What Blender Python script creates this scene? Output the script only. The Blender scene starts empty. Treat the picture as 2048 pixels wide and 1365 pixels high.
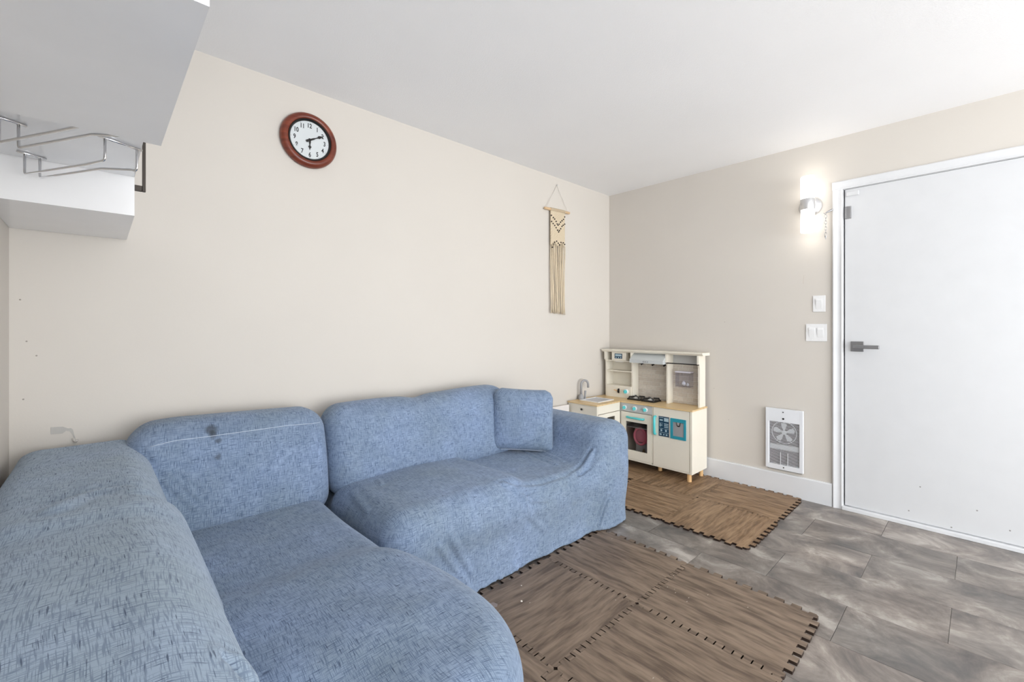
import bpy, bmesh, math, random
import numpy as np
from mathutils import Vector, Matrix

random.seed(7)
C = bpy.context.scene.collection
PI = math.pi

# ------------------------------------------------------------------ camera, world, lights, exposure
cam_d = bpy.data.cameras.new('camera')
cam_d.sensor_width = 36.0
cam_d.lens = 883.0 / 2048.0 * 36.0
cam_d.shift_y = -26.5 / 2048.0
cam_d.clip_start = 0.02
cam = bpy.data.objects.new('camera', cam_d)
cam.location = (0, 0, 1.175)
cam.rotation_euler = (PI / 2, 0, math.radians(46.814 - 90))
C.objects.link(cam)
bpy.context.scene.camera = cam

world = bpy.data.worlds.new('world')
bpy.context.scene.world = world
world.use_nodes = True
bg = world.node_tree.nodes['Background']
bg.inputs[0].default_value = (0.95, 0.98, 1.0, 1)
bg.inputs[1].default_value = 2.8

vs = bpy.context.scene.view_settings
vs.view_transform = 'Standard'
vs.look = 'None'
vs.gamma = 1.0
vs.use_curve_mapping = False
vs.exposure = 0.46

# daylight from the wide open side of the room behind the camera
def area(name, loc, target, sx, sy, power, col):
    d = bpy.data.lights.new(name, 'AREA'); d.shape = 'RECTANGLE'; d.size = sx; d.size_y = sy
    d.energy = power; d.color = col
    o = bpy.data.objects.new(name, d); C.objects.link(o); o.location = loc
    o.rotation_euler = (Vector(target) - Vector(loc)).to_track_quat('-Z', 'Y').to_euler()
    return o
area('daylight', (1.8, -3.8, 0.85), (1.5, 1.0, 2.6), 3.0, 1.5, 58, (0.95, 0.97, 1.0))
# sun added on the floor well behind the camera; its bounce lifts the ceiling
sun_d = bpy.data.lights.new('sun', 'SUN'); sun_d.energy = 9.0; sun_d.angle = math.radians(2); sun_d.color = (0.94, 0.97, 1.0)
sun = bpy.data.objects.new('sun', sun_d); C.objects.link(sun); sun.location = (1.6, -8, 6)
sun.rotation_euler = Vector((0.06, 1.0, -0.92)).to_track_quat('-Z', 'Y').to_euler()

# ------------------------------------------------------------------ helpers
RX, LY, KX, CH = 3.524, 2.412, -0.234, 2.42          # right wall, long wall, kitchen wall, ceiling
YN = -3.9                                            # open side of the room

def lin(c):
    c = c / 255.0
    return c / 12.92 if c <= 0.04045 else ((c + 0.055) / 1.055) ** 2.4
def rgb(r, g, b): return (lin(r), lin(g), lin(b), 1.0)

MATS = {}
def mat(name, col, rough=0.5, metal=0.0, spec=0.5, emit=None, estr=0.0, trans=0.0, alpha=1.0, bump=None, coat=0.0, sheen=0.0):
    if name in MATS: return MATS[name]
    m = bpy.data.materials.new(name); m.use_nodes = True
    nt = m.node_tree; b = nt.nodes['Principled BSDF']
    b.inputs['Base Color'].default_value = col
    b.inputs['Roughness'].default_value = rough
    b.inputs['Metallic'].default_value = metal
    b.inputs['Specular IOR Level'].default_value = spec
    b.inputs['Transmission Weight'].default_value = trans
    b.inputs['Alpha'].default_value = alpha
    b.inputs['Coat Weight'].default_value = coat
    b.inputs['Sheen Weight'].default_value = sheen
    if emit:
        b.inputs['Emission Color'].default_value = emit
        b.inputs['Emission Strength'].default_value = estr
    # subtle procedural variation on everything
    tc = nt.nodes.new('ShaderNodeTexCoord')
    n = nt.nodes.new('ShaderNodeTexNoise'); n.inputs['Scale'].default_value = 9.0; n.inputs['Detail'].default_value = 3
    nt.links.new(tc.outputs['Object'], n.inputs['Vector'])
    mx = nt.nodes.new('ShaderNodeMix'); mx.data_type = 'RGBA'; mx.blend_type = 'MULTIPLY'
    mx.inputs['Factor'].default_value = 1.0
    r = nt.nodes.new('ShaderNodeMapRange'); r.inputs['To Min'].default_value = 0.965; r.inputs['To Max'].default_value = 1.035
    nt.links.new(n.outputs['Fac'], r.inputs['Value'])
    mx.inputs[6].default_value = col
    nt.links.new(r.outputs[0], mx.inputs[7])
    nt.links.new(mx.outputs[2], b.inputs['Base Color'])
    if bump:
        sc, st, di = bump
        n2 = nt.nodes.new('ShaderNodeTexNoise'); n2.inputs['Scale'].default_value = sc; n2.inputs['Detail'].default_value = 4
        nt.links.new(tc.outputs['Object'], n2.inputs['Vector'])
        bp = nt.nodes.new('ShaderNodeBump'); bp.inputs['Strength'].default_value = st; bp.inputs['Distance'].default_value = di
        nt.links.new(n2.outputs['Fac'], bp.inputs['Height']); nt.links.new(bp.outputs[0], b.inputs['Normal'])
    MATS[name] = m
    return m

class NT:
    """tiny node-graph helper"""
    def __init__(s, m): s.t = m.node_tree
    def n(s, typ, **kw):
        x = s.t.nodes.new(typ)
        for k, v in kw.items(): setattr(x, k, v)
        return x
    def link(s, a, b): s.t.links.new(a, b)
    def math(s, op, a, b=None, clamp=False):
        x = s.n('ShaderNodeMath', operation=op); x.use_clamp = clamp
        for i, v in enumerate((a, b)):
            if v is None: continue
            if isinstance(v, (int, float)): x.inputs[i].default_value = v
            else: s.link(v, x.inputs[i])
        return x.outputs[0]
    def vmul(s, v, c):
        x = s.n('ShaderNodeVectorMath', operation='MULTIPLY'); s.link(v, x.inputs[0]); x.inputs[1].default_value = c
        return x.outputs[0]
    def vadd(s, v, w):
        x = s.n('ShaderNodeVectorMath', operation='ADD'); s.link(v, x.inputs[0])
        if isinstance(w, tuple): x.inputs[1].default_value = w
        else: s.link(w, x.inputs[1])
        return x.outputs[0]
    def noise(s, v, scale, detail=2, rough=0.5, dist=0.0):
        x = s.n('ShaderNodeTexNoise'); x.inputs['Scale'].default_value = scale; x.inputs['Detail'].default_value = detail
        x.inputs['Roughness'].default_value = rough; x.inputs['Distortion'].default_value = dist
        s.link(v, x.inputs['Vector']); return x
    def rng(s, v, a, b, c=0.0, d=1.0):
        x = s.n('ShaderNodeMapRange'); s.link(v, x.inputs['Value'])
        x.inputs['From Min'].default_value = a; x.inputs['From Max'].default_value = b
        x.inputs['To Min'].default_value = c; x.inputs['To Max'].default_value = d
        return x.outputs[0]
    def mix(s, f, a, b, blend='MIX'):
        x = s.n('ShaderNodeMix', data_type='RGBA', blend_type=blend)
        if isinstance(f, (int, float)): x.inputs[0].default_value = f
        else: s.link(f, x.inputs[0])
        for i, v in ((6, a), (7, b)):
            if isinstance(v, tuple): x.inputs[i].default_value = v
            else: s.link(v, x.inputs[i])
        return x.outputs[2]
    def ramp(s, v, stops):
        x = s.n('ShaderNodeValToRGB'); s.link(v, x.inputs[0])
        e = x.color_ramp.elements
        e[0].position, e[0].color = stops[0]; e[1].position, e[1].color = stops[-1]
        for p, c in stops[1:-1]:
            k = e.new(p); k.color = c
        return x.outputs[0]

def new_mat(name):
    m = bpy.data.materials.new(name); m.use_nodes = True
    return m, NT(m), m.node_tree.nodes['Principled BSDF']

def wloc(o):
    v = Vector((0, 0, 0))
    while o: v += o.location; o = o.parent
    return v

def thing(name, label, cat, loc=(0, 0, 0), group=None, kind=None):
    o = bpy.data.objects.new(name, None); C.objects.link(o); o.location = loc
    o.empty_display_size = 0.05
    if label: o['label'] = label
    if cat: o['category'] = cat
    if group: o['group'] = group
    if kind: o['kind'] = kind
    return o

def tag(o, label=None, cat=None, group=None, kind=None):
    if label: o['label'] = label
    if cat: o['category'] = cat
    if group: o['group'] = group
    if kind: o['kind'] = kind
    return o

def me_from_bm(name, bm, smooth=False):
    me = bpy.data.meshes.new(name)
    bmesh.ops.recalc_face_normals(bm, faces=bm.faces)
    bm.to_mesh(me); bm.free()
    if smooth is True:
        me.polygons.foreach_set('use_smooth', [True] * len(me.polygons))
    elif smooth:
        me.polygons.foreach_set('use_smooth', [True] * len(me.polygons))
        me.set_sharp_from_angle(angle=math.radians(smooth))
    return me

def obj(name, bm, m, parent=None, smooth=False, base=None):
    """link one mesh object; geometry is given in room coordinates. base: origin for a parentless object"""
    me = bm if isinstance(bm, bpy.types.Mesh) else me_from_bm(name, bm, smooth)
    o = bpy.data.objects.new(name, me)
    if m: me.materials.append(m)
    C.objects.link(o)
    if parent:
        off = wloc(parent); o.parent = parent
    else:
        off = Vector(base) if base else Vector((0, 0, 0)); o.location = off
    if off.length > 0: me.transform(Matrix.Translation(-off))
    return o

def inst(name, me, parent, loc, rot=None, scale=None):
    """object sharing mesh data, placed at room coordinates under a parent"""
    o = bpy.data.objects.new(name, me); C.objects.link(o)
    if parent: o.parent = parent; o.location = Vector(loc) - wloc(parent)
    else: o.location = loc
    if rot: o.rotation_euler = rot
    if scale: o.scale = scale
    return o

def BM(): return bmesh.new()

def box(bm, x0, x1, y0, y1, z0, z1, bev=0.0, seg=2):
    if x0 > x1: x0, x1 = x1, x0
    if y0 > y1: y0, y1 = y1, y0
    if z0 > z1: z0, z1 = z1, z0
    vs_ = [bm.verts.new(p) for p in ((x0,y0,z0),(x1,y0,z0),(x1,y1,z0),(x0,y1,z0),(x0,y0,z1),(x1,y0,z1),(x1,y1,z1),(x0,y1,z1))]
    fs = [bm.faces.new([vs_[i] for i in f]) for f in ((0,3,2,1),(4,5,6,7),(0,1,5,4),(1,2,6,5),(2,3,7,6),(3,0,4,7))]
    if bev > 0:
        es = list({e for f in fs for e in f.edges})
        bmesh.ops.bevel(bm, geom=es, offset=bev, segments=seg, affect='EDGES', profile=0.5)
    return bm

def mbox(*a, **k): return box(BM(), *a, **k)

def prism(bm, pts, axis, a0, a1):
    """extrude a closed 2-D outline. axis 'x': pts are (y,z); 'y': (x,z); 'z': (x,y)"""
    def P(p, a):
        return {'x': (a, p[0], p[1]), 'y': (p[0], a, p[1]), 'z': (p[0], p[1], a)}[axis]
    b = [bm.verts.new(P(p, a0)) for p in pts]; t = [bm.verts.new(P(p, a1)) for p in pts]
    n = len(pts)
    bm.faces.new(b); bm.faces.new(t[::-1])
    for i in range(n): bm.faces.new((b[i], b[(i+1) % n], t[(i+1) % n], t[i]))
    return bm

def frame_of(d):
    d = Vector(d).normalized()
    u = d.cross(Vector((0, 0, 1)))
    if u.length < 1e-4: u = d.cross(Vector((1, 0, 0)))
    u.normalize(); return d, u, d.cross(u).normalized()

def tube(bm, pts, r, seg=8, closed=False, caps=True):
    pts = [Vector(p) for p in pts]; n = len(pts)
    rr = r if isinstance(r, (list, tuple)) else [r] * n
    rings = []
    pu = None
    for i, p in enumerate(pts):
        if closed: d = pts[(i+1) % n] - pts[i-1]
        else: d = pts[min(i+1, n-1)] - pts[max(i-1, 0)]
        d.normalize()
        if pu is None: d, u, v = frame_of(d)
        else:
            u = pu - d * pu.dot(d)
            if u.length < 1e-6: _, u, _ = frame_of(d)
            u.normalize(); v = d.cross(u)
        pu = u
        rings.append([bm.verts.new(p + (u * math.cos(2*PI*k/seg) + v * math.sin(2*PI*k/seg)) * rr[i]) for k in range(seg)])
    m = n if closed else n - 1
    for i in range(m):
        a, b = rings[i], rings[(i+1) % n]
        for k in range(seg): bm.faces.new((a[k], a[(k+1) % seg], b[(k+1) % seg], b[k]))
    if caps and not closed:
        bm.faces.new(rings[0][::-1]); bm.faces.new(rings[-1])
    return bm

def lathe(bm, prof, c, axis='z', seg=32, capa=True):
    """prof: list of (r, h) along axis from c"""
    c = Vector(c)
    A = {'x': (Vector((0,1,0)), Vector((0,0,1)), Vector((1,0,0))), 'y': (Vector((1,0,0)), Vector((0,0,1)), Vector((0,1,0))),
         'z': (Vector((1,0,0)), Vector((0,1,0)), Vector((0,0,1)))}[axis]
    rings = []
    for r, h in prof:
        if r < 1e-6: rings.append([bm.verts.new(c + A[2]*h)])
        else: rings.append([bm.verts.new(c + A[2]*h + (A[0]*math.cos(2*PI*k/seg) + A[1]*math.sin(2*PI*k/seg))*r) for k in range(seg)])
    for a, b in zip(rings, rings[1:]):
        for k in range(seg):
            k2 = (k+1) % seg
            if len(a) == 1 and len(b) == 1: continue
            if len(a) == 1: bm.faces.new((a[0], b[k2], b[k]))
            elif len(b) == 1: bm.faces.new((a[k], a[k2], b[0]))
            else: bm.faces.new((a[k], a[k2], b[k2], b[k]))
    if capa:
        if len(rings[0]) > 1: bm.faces.new(rings[0][::-1])
        if len(rings[-1]) > 1: bm.faces.new(rings[-1])
    return bm

# ------------------------------------------------------------------ materials
def wall_mat(name, col, bumpstr=0.08):
    m, g, b = new_mat(name)
    tc = g.n('ShaderNodeTexCoord').outputs['Object']
    n = g.noise(tc, 1.7, 3)
    c = g.mix(g.rng(n.outputs['Fac'], 0.3, 0.7), tuple(x*0.975 for x in col[:3]) + (1,), col)
    g.link(c, b.inputs['Base Color'])
    b.inputs['Roughness'].default_value = 0.62; b.inputs['Specular IOR Level'].default_value = 0.3
    n2 = g.noise(tc, 160, 3)
    bp = g.n('ShaderNodeBump'); bp.inputs['Strength'].default_value = bumpstr; bp.inputs['Distance'].default_value = 0.002
    g.link(n2.outputs['Fac'], bp.inputs['Height']); g.link(bp.outputs[0], b.inputs['Normal'])
    return m
M_WALL = wall_mat('cream_wall_paint', rgb(215, 209, 201))
M_CEIL = wall_mat('white_ceiling_texture', rgb(247, 247, 248), 0.35)
M_TRIM = mat('white_trim_paint', rgb(224, 225, 227), 0.38)
M_DOOR = mat('white_door_paint', rgb(216, 217, 219), 0.34)
M_LACQ = mat('white_cabinet_lacquer', rgb(240, 240, 241), 0.16)
M_CHROME = mat('chrome', (0.78, 0.78, 0.79, 1), 0.12, 1.0)
M_NICKEL = mat('brushed_nickel', (0.74, 0.74, 0.75, 1), 0.36, 1.0)
M_GUN = mat('dark_nickel', (0.33, 0.33, 0.335, 1), 0.4, 1.0)
M_STEEL = mat('satin_steel', (0.42, 0.42, 0.43, 1), 0.38, 1.0)
M_BRONZE = mat('dark_bronze', rgb(62, 56, 51), 0.35, 0.6)
M_BLACK = mat('black_plastic', rgb(24, 22, 21), 0.4)
M_WHITE = mat('white_plastic', rgb(238, 238, 238), 0.35)
M_CREAM = mat('cream_painted_board', rgb(237, 231, 217), 0.42)
M_GREYB = mat('pale_grey_board', rgb(196, 197, 196), 0.4)
M_PINE = mat('pale_wood', rgb(226, 184, 130), 0.5)
M_TEAL = mat('teal_plastic', rgb(92, 208, 212), 0.35)
M_TEALD = mat('teal_print', rgb(45, 150, 170), 0.4)
M_NAVY = mat('navy_print', rgb(22, 62, 88), 0.4)
M_PRINT = mat('pale_print', rgb(176, 200, 210), 0.5)
M_GREYP = mat('grey_plastic', rgb(158, 158, 160), 0.4)
M_DARKIN = mat('dark_inside', rgb(92, 88, 84), 0.6)
M_PINK = mat('pink_plastic', rgb(216, 108, 132), 0.4)
M_SHOJI = mat('white_tag', rgb(225, 221, 214), 0.7)

def wood_counter():
    m, g, b = new_mat('maple_counter')
    tc = g.n('ShaderNodeTexCoord').outputs['Object']
    n = g.noise(g.vmul(tc, (40, 5, 10)), 1.0, 3)
    g.link(g.mix(g.rng(n.outputs['Fac'], 0.3, 0.7), rgb(214, 182, 130), rgb(230, 203, 156)), b.inputs['Base Color'])
    b.inputs['Roughness'].default_value = 0.35
    return m
M_COUNTER = wood_counter()

def plank_mat():
    m, g, b = new_mat('slate_vinyl_plank')
    tc = g.n('ShaderNodeTexCoord').outputs['Object']
    oi = g.n('ShaderNodeObjectInfo')
    cmb = g.n('ShaderNodeCombineXYZ')
    g.link(g.math('MULTIPLY', oi.outputs['Random'], 31.0), cmb.inputs[0]); g.link(g.math('MULTIPLY', oi.outputs['Random'], 17.0), cmb.inputs[1])
    v = g.vadd(g.vmul(tc, (1.25, 0.9, 1.0)), cmb.outputs[0])
    n1 = g.noise(v, 4.4, 10, 0.68, 0.5)
    n2 = g.noise(v, 1.6, 3, 0.5)
    c = g.ramp(n1.outputs['Fac'], [(0.34, rgb(86, 80, 77)), (0.45, rgb(120, 111, 105)), (0.55, rgb(152, 142, 134)), (0.66, rgb(194, 187, 179))])
    c = g.mix(g.rng(n2.outputs['Fac'], 0.35, 0.7, 0, 0.75), c, g.mix(0.55, c, rgb(110, 112, 112)))
    hs = g.n('ShaderNodeHueSaturation')
    g.link(c, hs.inputs['Color'])
    g.link(g.rng(oi.outputs['Random'], 0, 1, 0.84, 1.1), hs.inputs['Value'])
    g.link(hs.outputs[0], b.inputs['Base Color'])
    g.link(g.rng(n1.outputs['Fac'], 0.3, 0.8, 0.30, 0.42), b.inputs['Roughness'])
    n3 = g.noise(v, 30, 5)
    bp = g.n('ShaderNodeBump'); bp.inputs['Strength'].default_value = 0.12; bp.inputs['Distance'].default_value = 0.002
    g.link(n3.outputs['Fac'], bp.inputs['Height']); g.link(bp.outputs[0], b.inputs['Normal'])
    return m
M_PLANK = plank_mat()

def foam_mat(name, along, dark, mid, light, wear):
    m, g, b = new_mat(name)
    tc = g.n('ShaderNodeTexCoord').outputs['Object']
    oi = g.n('ShaderNodeObjectInfo')
    cmb = g.n('ShaderNodeCombineXYZ')
    g.link(g.math('MULTIPLY', oi.outputs['Random'], 23.0), cmb.inputs[0]); g.link(g.math('MULTIPLY', oi.outputs['Random'], 11.0), cmb.inputs[1])
    base = g.vadd(tc, cmb.outputs[0])
    k = (7, 58, 1) if along == 'x' else (58, 7, 1)
    k2 = (3.4, 21, 1) if along == 'x' else (21, 3.4, 1)
    k3 = (9, 150, 1) if along == 'x' else (150, 9, 1)
    w = g.noise(base, 3.5, 2)
    wv = g.n('ShaderNodeVectorMath', operation='SCALE'); g.link(w.outputs['Color'], wv.inputs[0]); wv.inputs['Scale'].default_value = 0.03
    bw = g.vadd(base, wv.outputs[0])
    n1 = g.noise(g.vmul(bw, k), 1.0, 3, 0.6)
    n2 = g.noise(g.vmul(bw, k2), 1.0, 2, 0.5)
    n3 = g.noise(g.vmul(bw, k3), 1.0, 2, 0.5)
    f = g.math('ADD', g.math('MULTIPLY', n1.outputs['Fac'], 0.55), g.math('MULTIPLY', n2.outputs['Fac'], 0.45))
    c = g.ramp(f, [(0.40, dark), (0.50, mid), (0.62, light)])
    c = g.mix(g.rng(n3.outputs['Fac'], 0.58, 0.72, 0, 0.35), c, dark)
    # pale scuffs where the print has worn off
    vo = g.n('ShaderNodeTexVoronoi'); vo.inputs['Scale'].default_value = 15
    g.link(g.vmul(bw, (1, 2.3, 1)), vo.inputs['Vector'])
    sp = g.math('LESS_THAN', vo.outputs['Distance'], 0.06)
    nz = g.noise(base, 4.0, 1)
    sp = g.math('MULTIPLY', sp, g.math('GREATER_THAN', nz.outputs['Fac'], 0.56))
    c = g.mix(g.math('MULTIPLY', sp, wear), c, rgb(196, 186, 172))
    gm = g.n('ShaderNodeNewGeometry')
    sx = g.n('ShaderNodeSeparateXYZ'); g.link(gm.outputs['Normal'], sx.inputs[0])
    side = g.math('LESS_THAN', sx.outputs[2], 0.5)
    c = g.mix(side, c, rgb(52, 40, 33))          # solid dark foam core shows on cut edges
    g.link(c, b.inputs['Base Color'])
    b.inputs['Roughness'].default_value = 0.5; b.inputs['Specular IOR Level'].default_value = 0.35
    bp = g.n('ShaderNodeBump'); bp.inputs['Strength'].default_value = 0.25; bp.inputs['Distance'].default_value = 0.0015
    g.link(n3.outputs['Fac'], bp.inputs['Height']); g.link(bp.outputs[0], b.inputs['Normal'])
    return m
D1, D2, D3 = rgb(96, 81, 69), rgb(124, 107, 92), rgb(143, 125, 108)
E1, E2, E3 = rgb(112, 88, 64), rgb(140, 113, 86), rgb(160, 132, 102)
F_OLDX = foam_mat('worn_foam_print_x', 'x', D1, D2, D3, 0.8)
F_OLDY = foam_mat('worn_foam_print_y', 'y', D1, D2, D3, 0.8)
F_NEWX = foam_mat('foam_print_x', 'x', E1, E2, E3, 0.15)
F_NEWY = foam_mat('foam_print_y', 'y', E1, E2, E3, 0.15)

def fabric(name, warp=0.05, stains=(), ps=1.25, pale=0.0, lf=0.66):
    """blue-grey stretch slipcover cloth with a printed cross-hatch of fine dark threads"""
    m, g, b = new_mat(name)
    tc = g.n('ShaderNodeTexCoord').outputs['Object']
    geo = g.n('ShaderNodeNewGeometry')
    w = g.noise(tc, 2.2, 1)
    wc = g.n('ShaderNodeVectorMath', operation='SCALE'); wc.inputs['Scale'].default_value = warp * 2
    sub = g.vadd(w.outputs['Color'], (-0.5, -0.5, -0.5)); g.link(sub, wc.inputs[0])
    p = g.vadd(tc, wc.outputs[0])
    sep = g.n('ShaderNodeSeparateXYZ'); g.link(p, sep.inputs[0])
    ns = g.n('ShaderNodeSeparateXYZ'); g.link(geo.outputs['Normal'], ns.inputs[0])
    absn = [g.math('POWER', g.math('ABSOLUTE', ns.outputs[i]), 6.0) for i in range(3)]
    tot = g.math('ADD', g.math('ADD', absn[0], absn[1]), absn[2])
    X, Y, Z = sep.outputs
    lines_t, dash_t = None, None
    for k, (U, V) in enumerate(((Y, Z), (X, Z), (X, Y))):
        cv = g.n('ShaderNodeCombineXYZ'); g.link(U, cv.inputs[0]); g.link(V, cv.inputs[1]); cv.inputs[2].default_value = 3.1 * k
        uv = cv.outputs[0]
        uv = g.vmul(uv, (ps, ps, 1))
        a = g.noise(g.vmul(uv, (430, 26, 1)), 1.0, 1, 0.5)
        c_ = g.noise(g.vmul(uv, (26, 430, 1)), 1.0, 1, 0.5)
        l = g.math('MAXIMUM', g.rng(a.outputs['Fac'], 0.51, 0.64), g.rng(c_.outputs['Fac'], 0.52, 0.65))
        d1 = g.noise(g.vmul(uv, (330, 24, 1)), 1.0, 0)
        d2 = g.noise(g.vadd(g.vmul(uv, (24, 330, 1)), (7.7, 3.3, 0)), 1.0, 0)
        d = g.math('MAXIMUM', g.rng(d1.outputs['Fac'], 0.73, 0.80), g.rng(d2.outputs['Fac'], 0.73, 0.80))
        wgt = g.math('DIVIDE', absn[k], tot)
        lw = g.math('MULTIPLY', l, wgt); dw = g.math('MULTIPLY', d, wgt)
        lines_t = lw if lines_t is None else g.math('ADD', lines_t, lw)
        dash_t = dw if dash_t is None else g.math('ADD', dash_t, dw)
    big = g.noise(tc, 2.6, 4, 0.6)
    mid = g.noise(tc, 9.0, 3, 0.6)
    mfine = g.noise(tc, 34.0, 3, 0.6)
    light = g.mix(g.rng(big.outputs['Fac'], 0.35, 0.68), rgb(146, 165, 196), rgb(137, 153, 169))
    light = g.mix(g.rng(mid.outputs['Fac'], 0.35, 0.75, 0, 0.45), light, rgb(110, 127, 147))
    if pale: light = g.mix(pale, light, rgb(176, 192, 203))
    c = g.mix(g.math('MULTIPLY', lines_t, lf), light, rgb(74, 92, 119))
    c = g.mix(g.math('MULTIPLY', dash_t, 0.75), c, rgb(47, 62, 88))
    for (sx, sy, sz, r, s) in stains:
        dn = g.n('ShaderNodeVectorMath', operation='DISTANCE')
        sm = g.vadd(tc, g.vmul(mfine.outputs['Color'], (0.03, 0.03, 0.03)))
        g.link(sm, dn.inputs[0]); dn.inputs[1].default_value = (sx + 0.015, sy + 0.015, sz + 0.015)
        c = g.mix(g.rng(dn.outputs['Value'], r * 0.5, r, s, 0.0), c, rgb(62, 66, 70))
    g.link(c, b.inputs['Base Color'])
    b.inputs['Roughness'].default_value = 0.92; b.inputs['Specular IOR Level'].default_value = 0.15
    b.inputs['Sheen Weight'].default_value = 0.22; b.inputs['Sheen Roughness'].default_value = 0.45
    b.inputs['Sheen Tint'].default_value = (0.82, 0.88, 0.95, 1)
    bp = g.n('ShaderNodeBump'); bp.inputs['Strength'].default_value = 0.25; bp.inputs['Distance'].default_value = 0.0015
    g.link(lines_t, bp.inputs['Height'])
    bp2 = g.n('ShaderNodeBump'); bp2.inputs['Strength'].default_value = 0.28; bp2.inputs['Distance'].default_value = 0.012
    soft = g.noise(tc, 7.0, 2); g.link(soft.outputs['Fac'], bp2.inputs['Height']); g.link(bp.outputs[0], bp2.inputs['Normal'])
    g.link(bp2.outputs[0], b.inputs['Normal'])
    return m

# ------------------------------------------------------------------ the setting
def struct(name, bm, m, parent=None, smooth=False):
    o = obj(name, bm, m, parent, smooth)
    if not parent: o['kind'] = 'structure'
    return o

floor = struct('floor', mbox(KX - 0.1, RX + 0.1, YN, LY + 0.1, -0.06, -0.004), mat('subfloor', rgb(158, 155, 152), 0.5))
floor['label'] = 'grey slate-look vinyl plank floor'
W_, L_ = 0.3045, 0.614
plank_me = me_from_bm('plank', mbox(-W_/2 + 0.0008, W_/2 - 0.0008, -L_/2 + 0.0008, L_/2 - 0.0008, -0.004, 0.0, bev=0.0009, seg=1))
plank_me.materials.append(M_PLANK)
half_me = me_from_bm('plank_cut', mbox(-W_/2 + 0.0008, W_/2 - 0.0008, -L_/4 + 0.0008, L_/4 - 0.0008, -0.004, 0.0, bev=0.0009, seg=1))
half_me.materials.append(M_PLANK)
for r in range(13):
    x1 = RX - r * W_
    off = 0.391 if r % 2 == 0 else 0.088
    y = off - 4 * L_
    while y < LY:
        c = y + L_/2
        if c - L_/2 > -1.9 and c + L_/2 < LY + L_:
            inst('plank', plank_me, floor, (x1 - W_/2, c, 0))
        y += L_

struct('ceiling', mbox(KX - 0.1, RX + 0.1, YN, LY + 0.1, CH, CH + 0.08), M_CEIL)['label'] = 'white lightly textured ceiling'
struct('wall_left', mbox(KX - 0.1, RX + 0.1, LY, LY + 0.1, 0, CH), M_WALL)['label'] = 'long cream wall behind the sofa'
DY0, DY1, DZ = -0.262, 0.618, 2.071                        # door opening
bm = BM()
box(bm, RX, RX + 0.12, DY1, LY, 0, CH); box(bm, RX, RX + 0.12, YN, DY0, 0, CH); box(bm, RX, RX + 0.12, DY0, DY1, DZ, CH)
struct('wall_right', bm, M_WALL)['label'] = 'cream end wall with the white door'
struct('wall_kitchen', mbox(KX - 0.1, KX, -0.8, LY, 0, CH), M_WALL)['label'] = 'narrow strip of cream wall below the hanging cabinets'

def baseb(name, a):
    return struct(name, a, M_TRIM)
bm = BM(); prism(bm, [(RX, 0), (RX - 0.015, 0), (RX - 0.015, 0.142), (RX - 0.011, 0.150), (RX, 0.150)], 'y', 0.675, LY)
baseb('baseboard_right', bm)
bm = BM(); prism(bm, [(LY, 0), (LY - 0.015, 0), (LY - 0.015, 0.142), (LY - 0.011, 0.150), (LY, 0.150)], 'x', KX, RX)
baseb('baseboard_left', bm)

# door
d = thing('door_1', 'plain white slab door with square nickel lever handle', None, (RX, (DY0+DY1)/2, 0), kind='structure')
obj('slab', mbox(RX - 0.002, RX + 0.04, DY0 + 0.003, DY1 - 0.010, 0.030, DZ - 0.005, bev=0.0015), M_DOOR, d)
obj('jamb', box(box(box(BM(), RX + 0.002, RX + 0.12, DY1 - 0.003, DY1 + 0.012, 0, DZ + 0.01), RX + 0.002, RX + 0.12, DY0 - 0.012, DY0 + 0.0, 0, DZ + 0.01), RX + 0.002, RX + 0.12, DY0, DY1, DZ - 0.002, DZ + 0.012), M_TRIM, d)
obj('sill', mbox(RX - 0.022, RX + 0.11, DY0 - 0.02, DY1 + 0.004, 0.0, 0.024, bev=0.003), M_TRIM, d)
ha = obj('handle_plate', mbox(RX - 0.010, RX - 0.002, 0.511, 0.577, 1.024, 1.088, bev=0.002), M_GUN, d)
bm = BM(); lathe(bm, [(0.011, 0), (0.011, -0.05)], (RX - 0.008, 0.545, 1.056), 'x', 16)
obj('spindle', bm, M_GUN, ha, 30)
obj('lever', mbox(RX - 0.072, RX - 0.058, 0.428, 0.558, 1.044, 1.067, bev=0.003), M_GUN, ha)
obj('latch_edge', mbox(RX - 0.001, RX + 0.012, DY1 - 0.0099, DY1 - 0.0075, 1.02, 1.10), M_BLACK, d)
obj('door_gap_shade', mbox(RX + 0.041, RX + 0.055, DY1 - 0.03, DY1 - 0.003, 0.024, DZ - 0.002), M_BLACK, d)  # black strip behind the gap beside the slab, stands in for its shade
cp = obj('chain_plate', mbox(RX - 0.005, RX - 0.002, 0.574, 0.609, 1.876, 1.957, bev=0.0012), M_STEEL, d)
cp['label'] = 'small brushed metal plate near the top of the door'
bm = BM()
for yy in (0.580, 0.603): box(bm, RX - 0.010, RX - 0.005, yy - 0.003, yy + 0.003, 1.880, 1.953, bev=0.001)
obj('guide_rail', bm, M_STEEL, cp)
obj('closer_tab', mbox(RX - 0.014, RX - 0.002, 0.535, 0.600, 2.020, 2.048, bev=0.004), M_DOOR, d)
sp = thing('scuff', None, None)
bpy.data.objects.remove(sp)
scuff_me = me_from_bm('scuff', lathe(BM(), [(0.0, -0.0006), (0.004, -0.0004), (0.004, 0)], (0, 0, 0), 'x', 8))
scuff_me.materials.append(mat('scuff_grey', rgb(150, 148, 146), 0.8))
for yy, zz in ((0.02, 0.17), (-0.10, 0.10), (0.30, 0.085), (0.12, 0.045), (0.25, 0.24)):
    inst('scuff', scuff_me, d, (RX - 0.0021, yy, zz))

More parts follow.
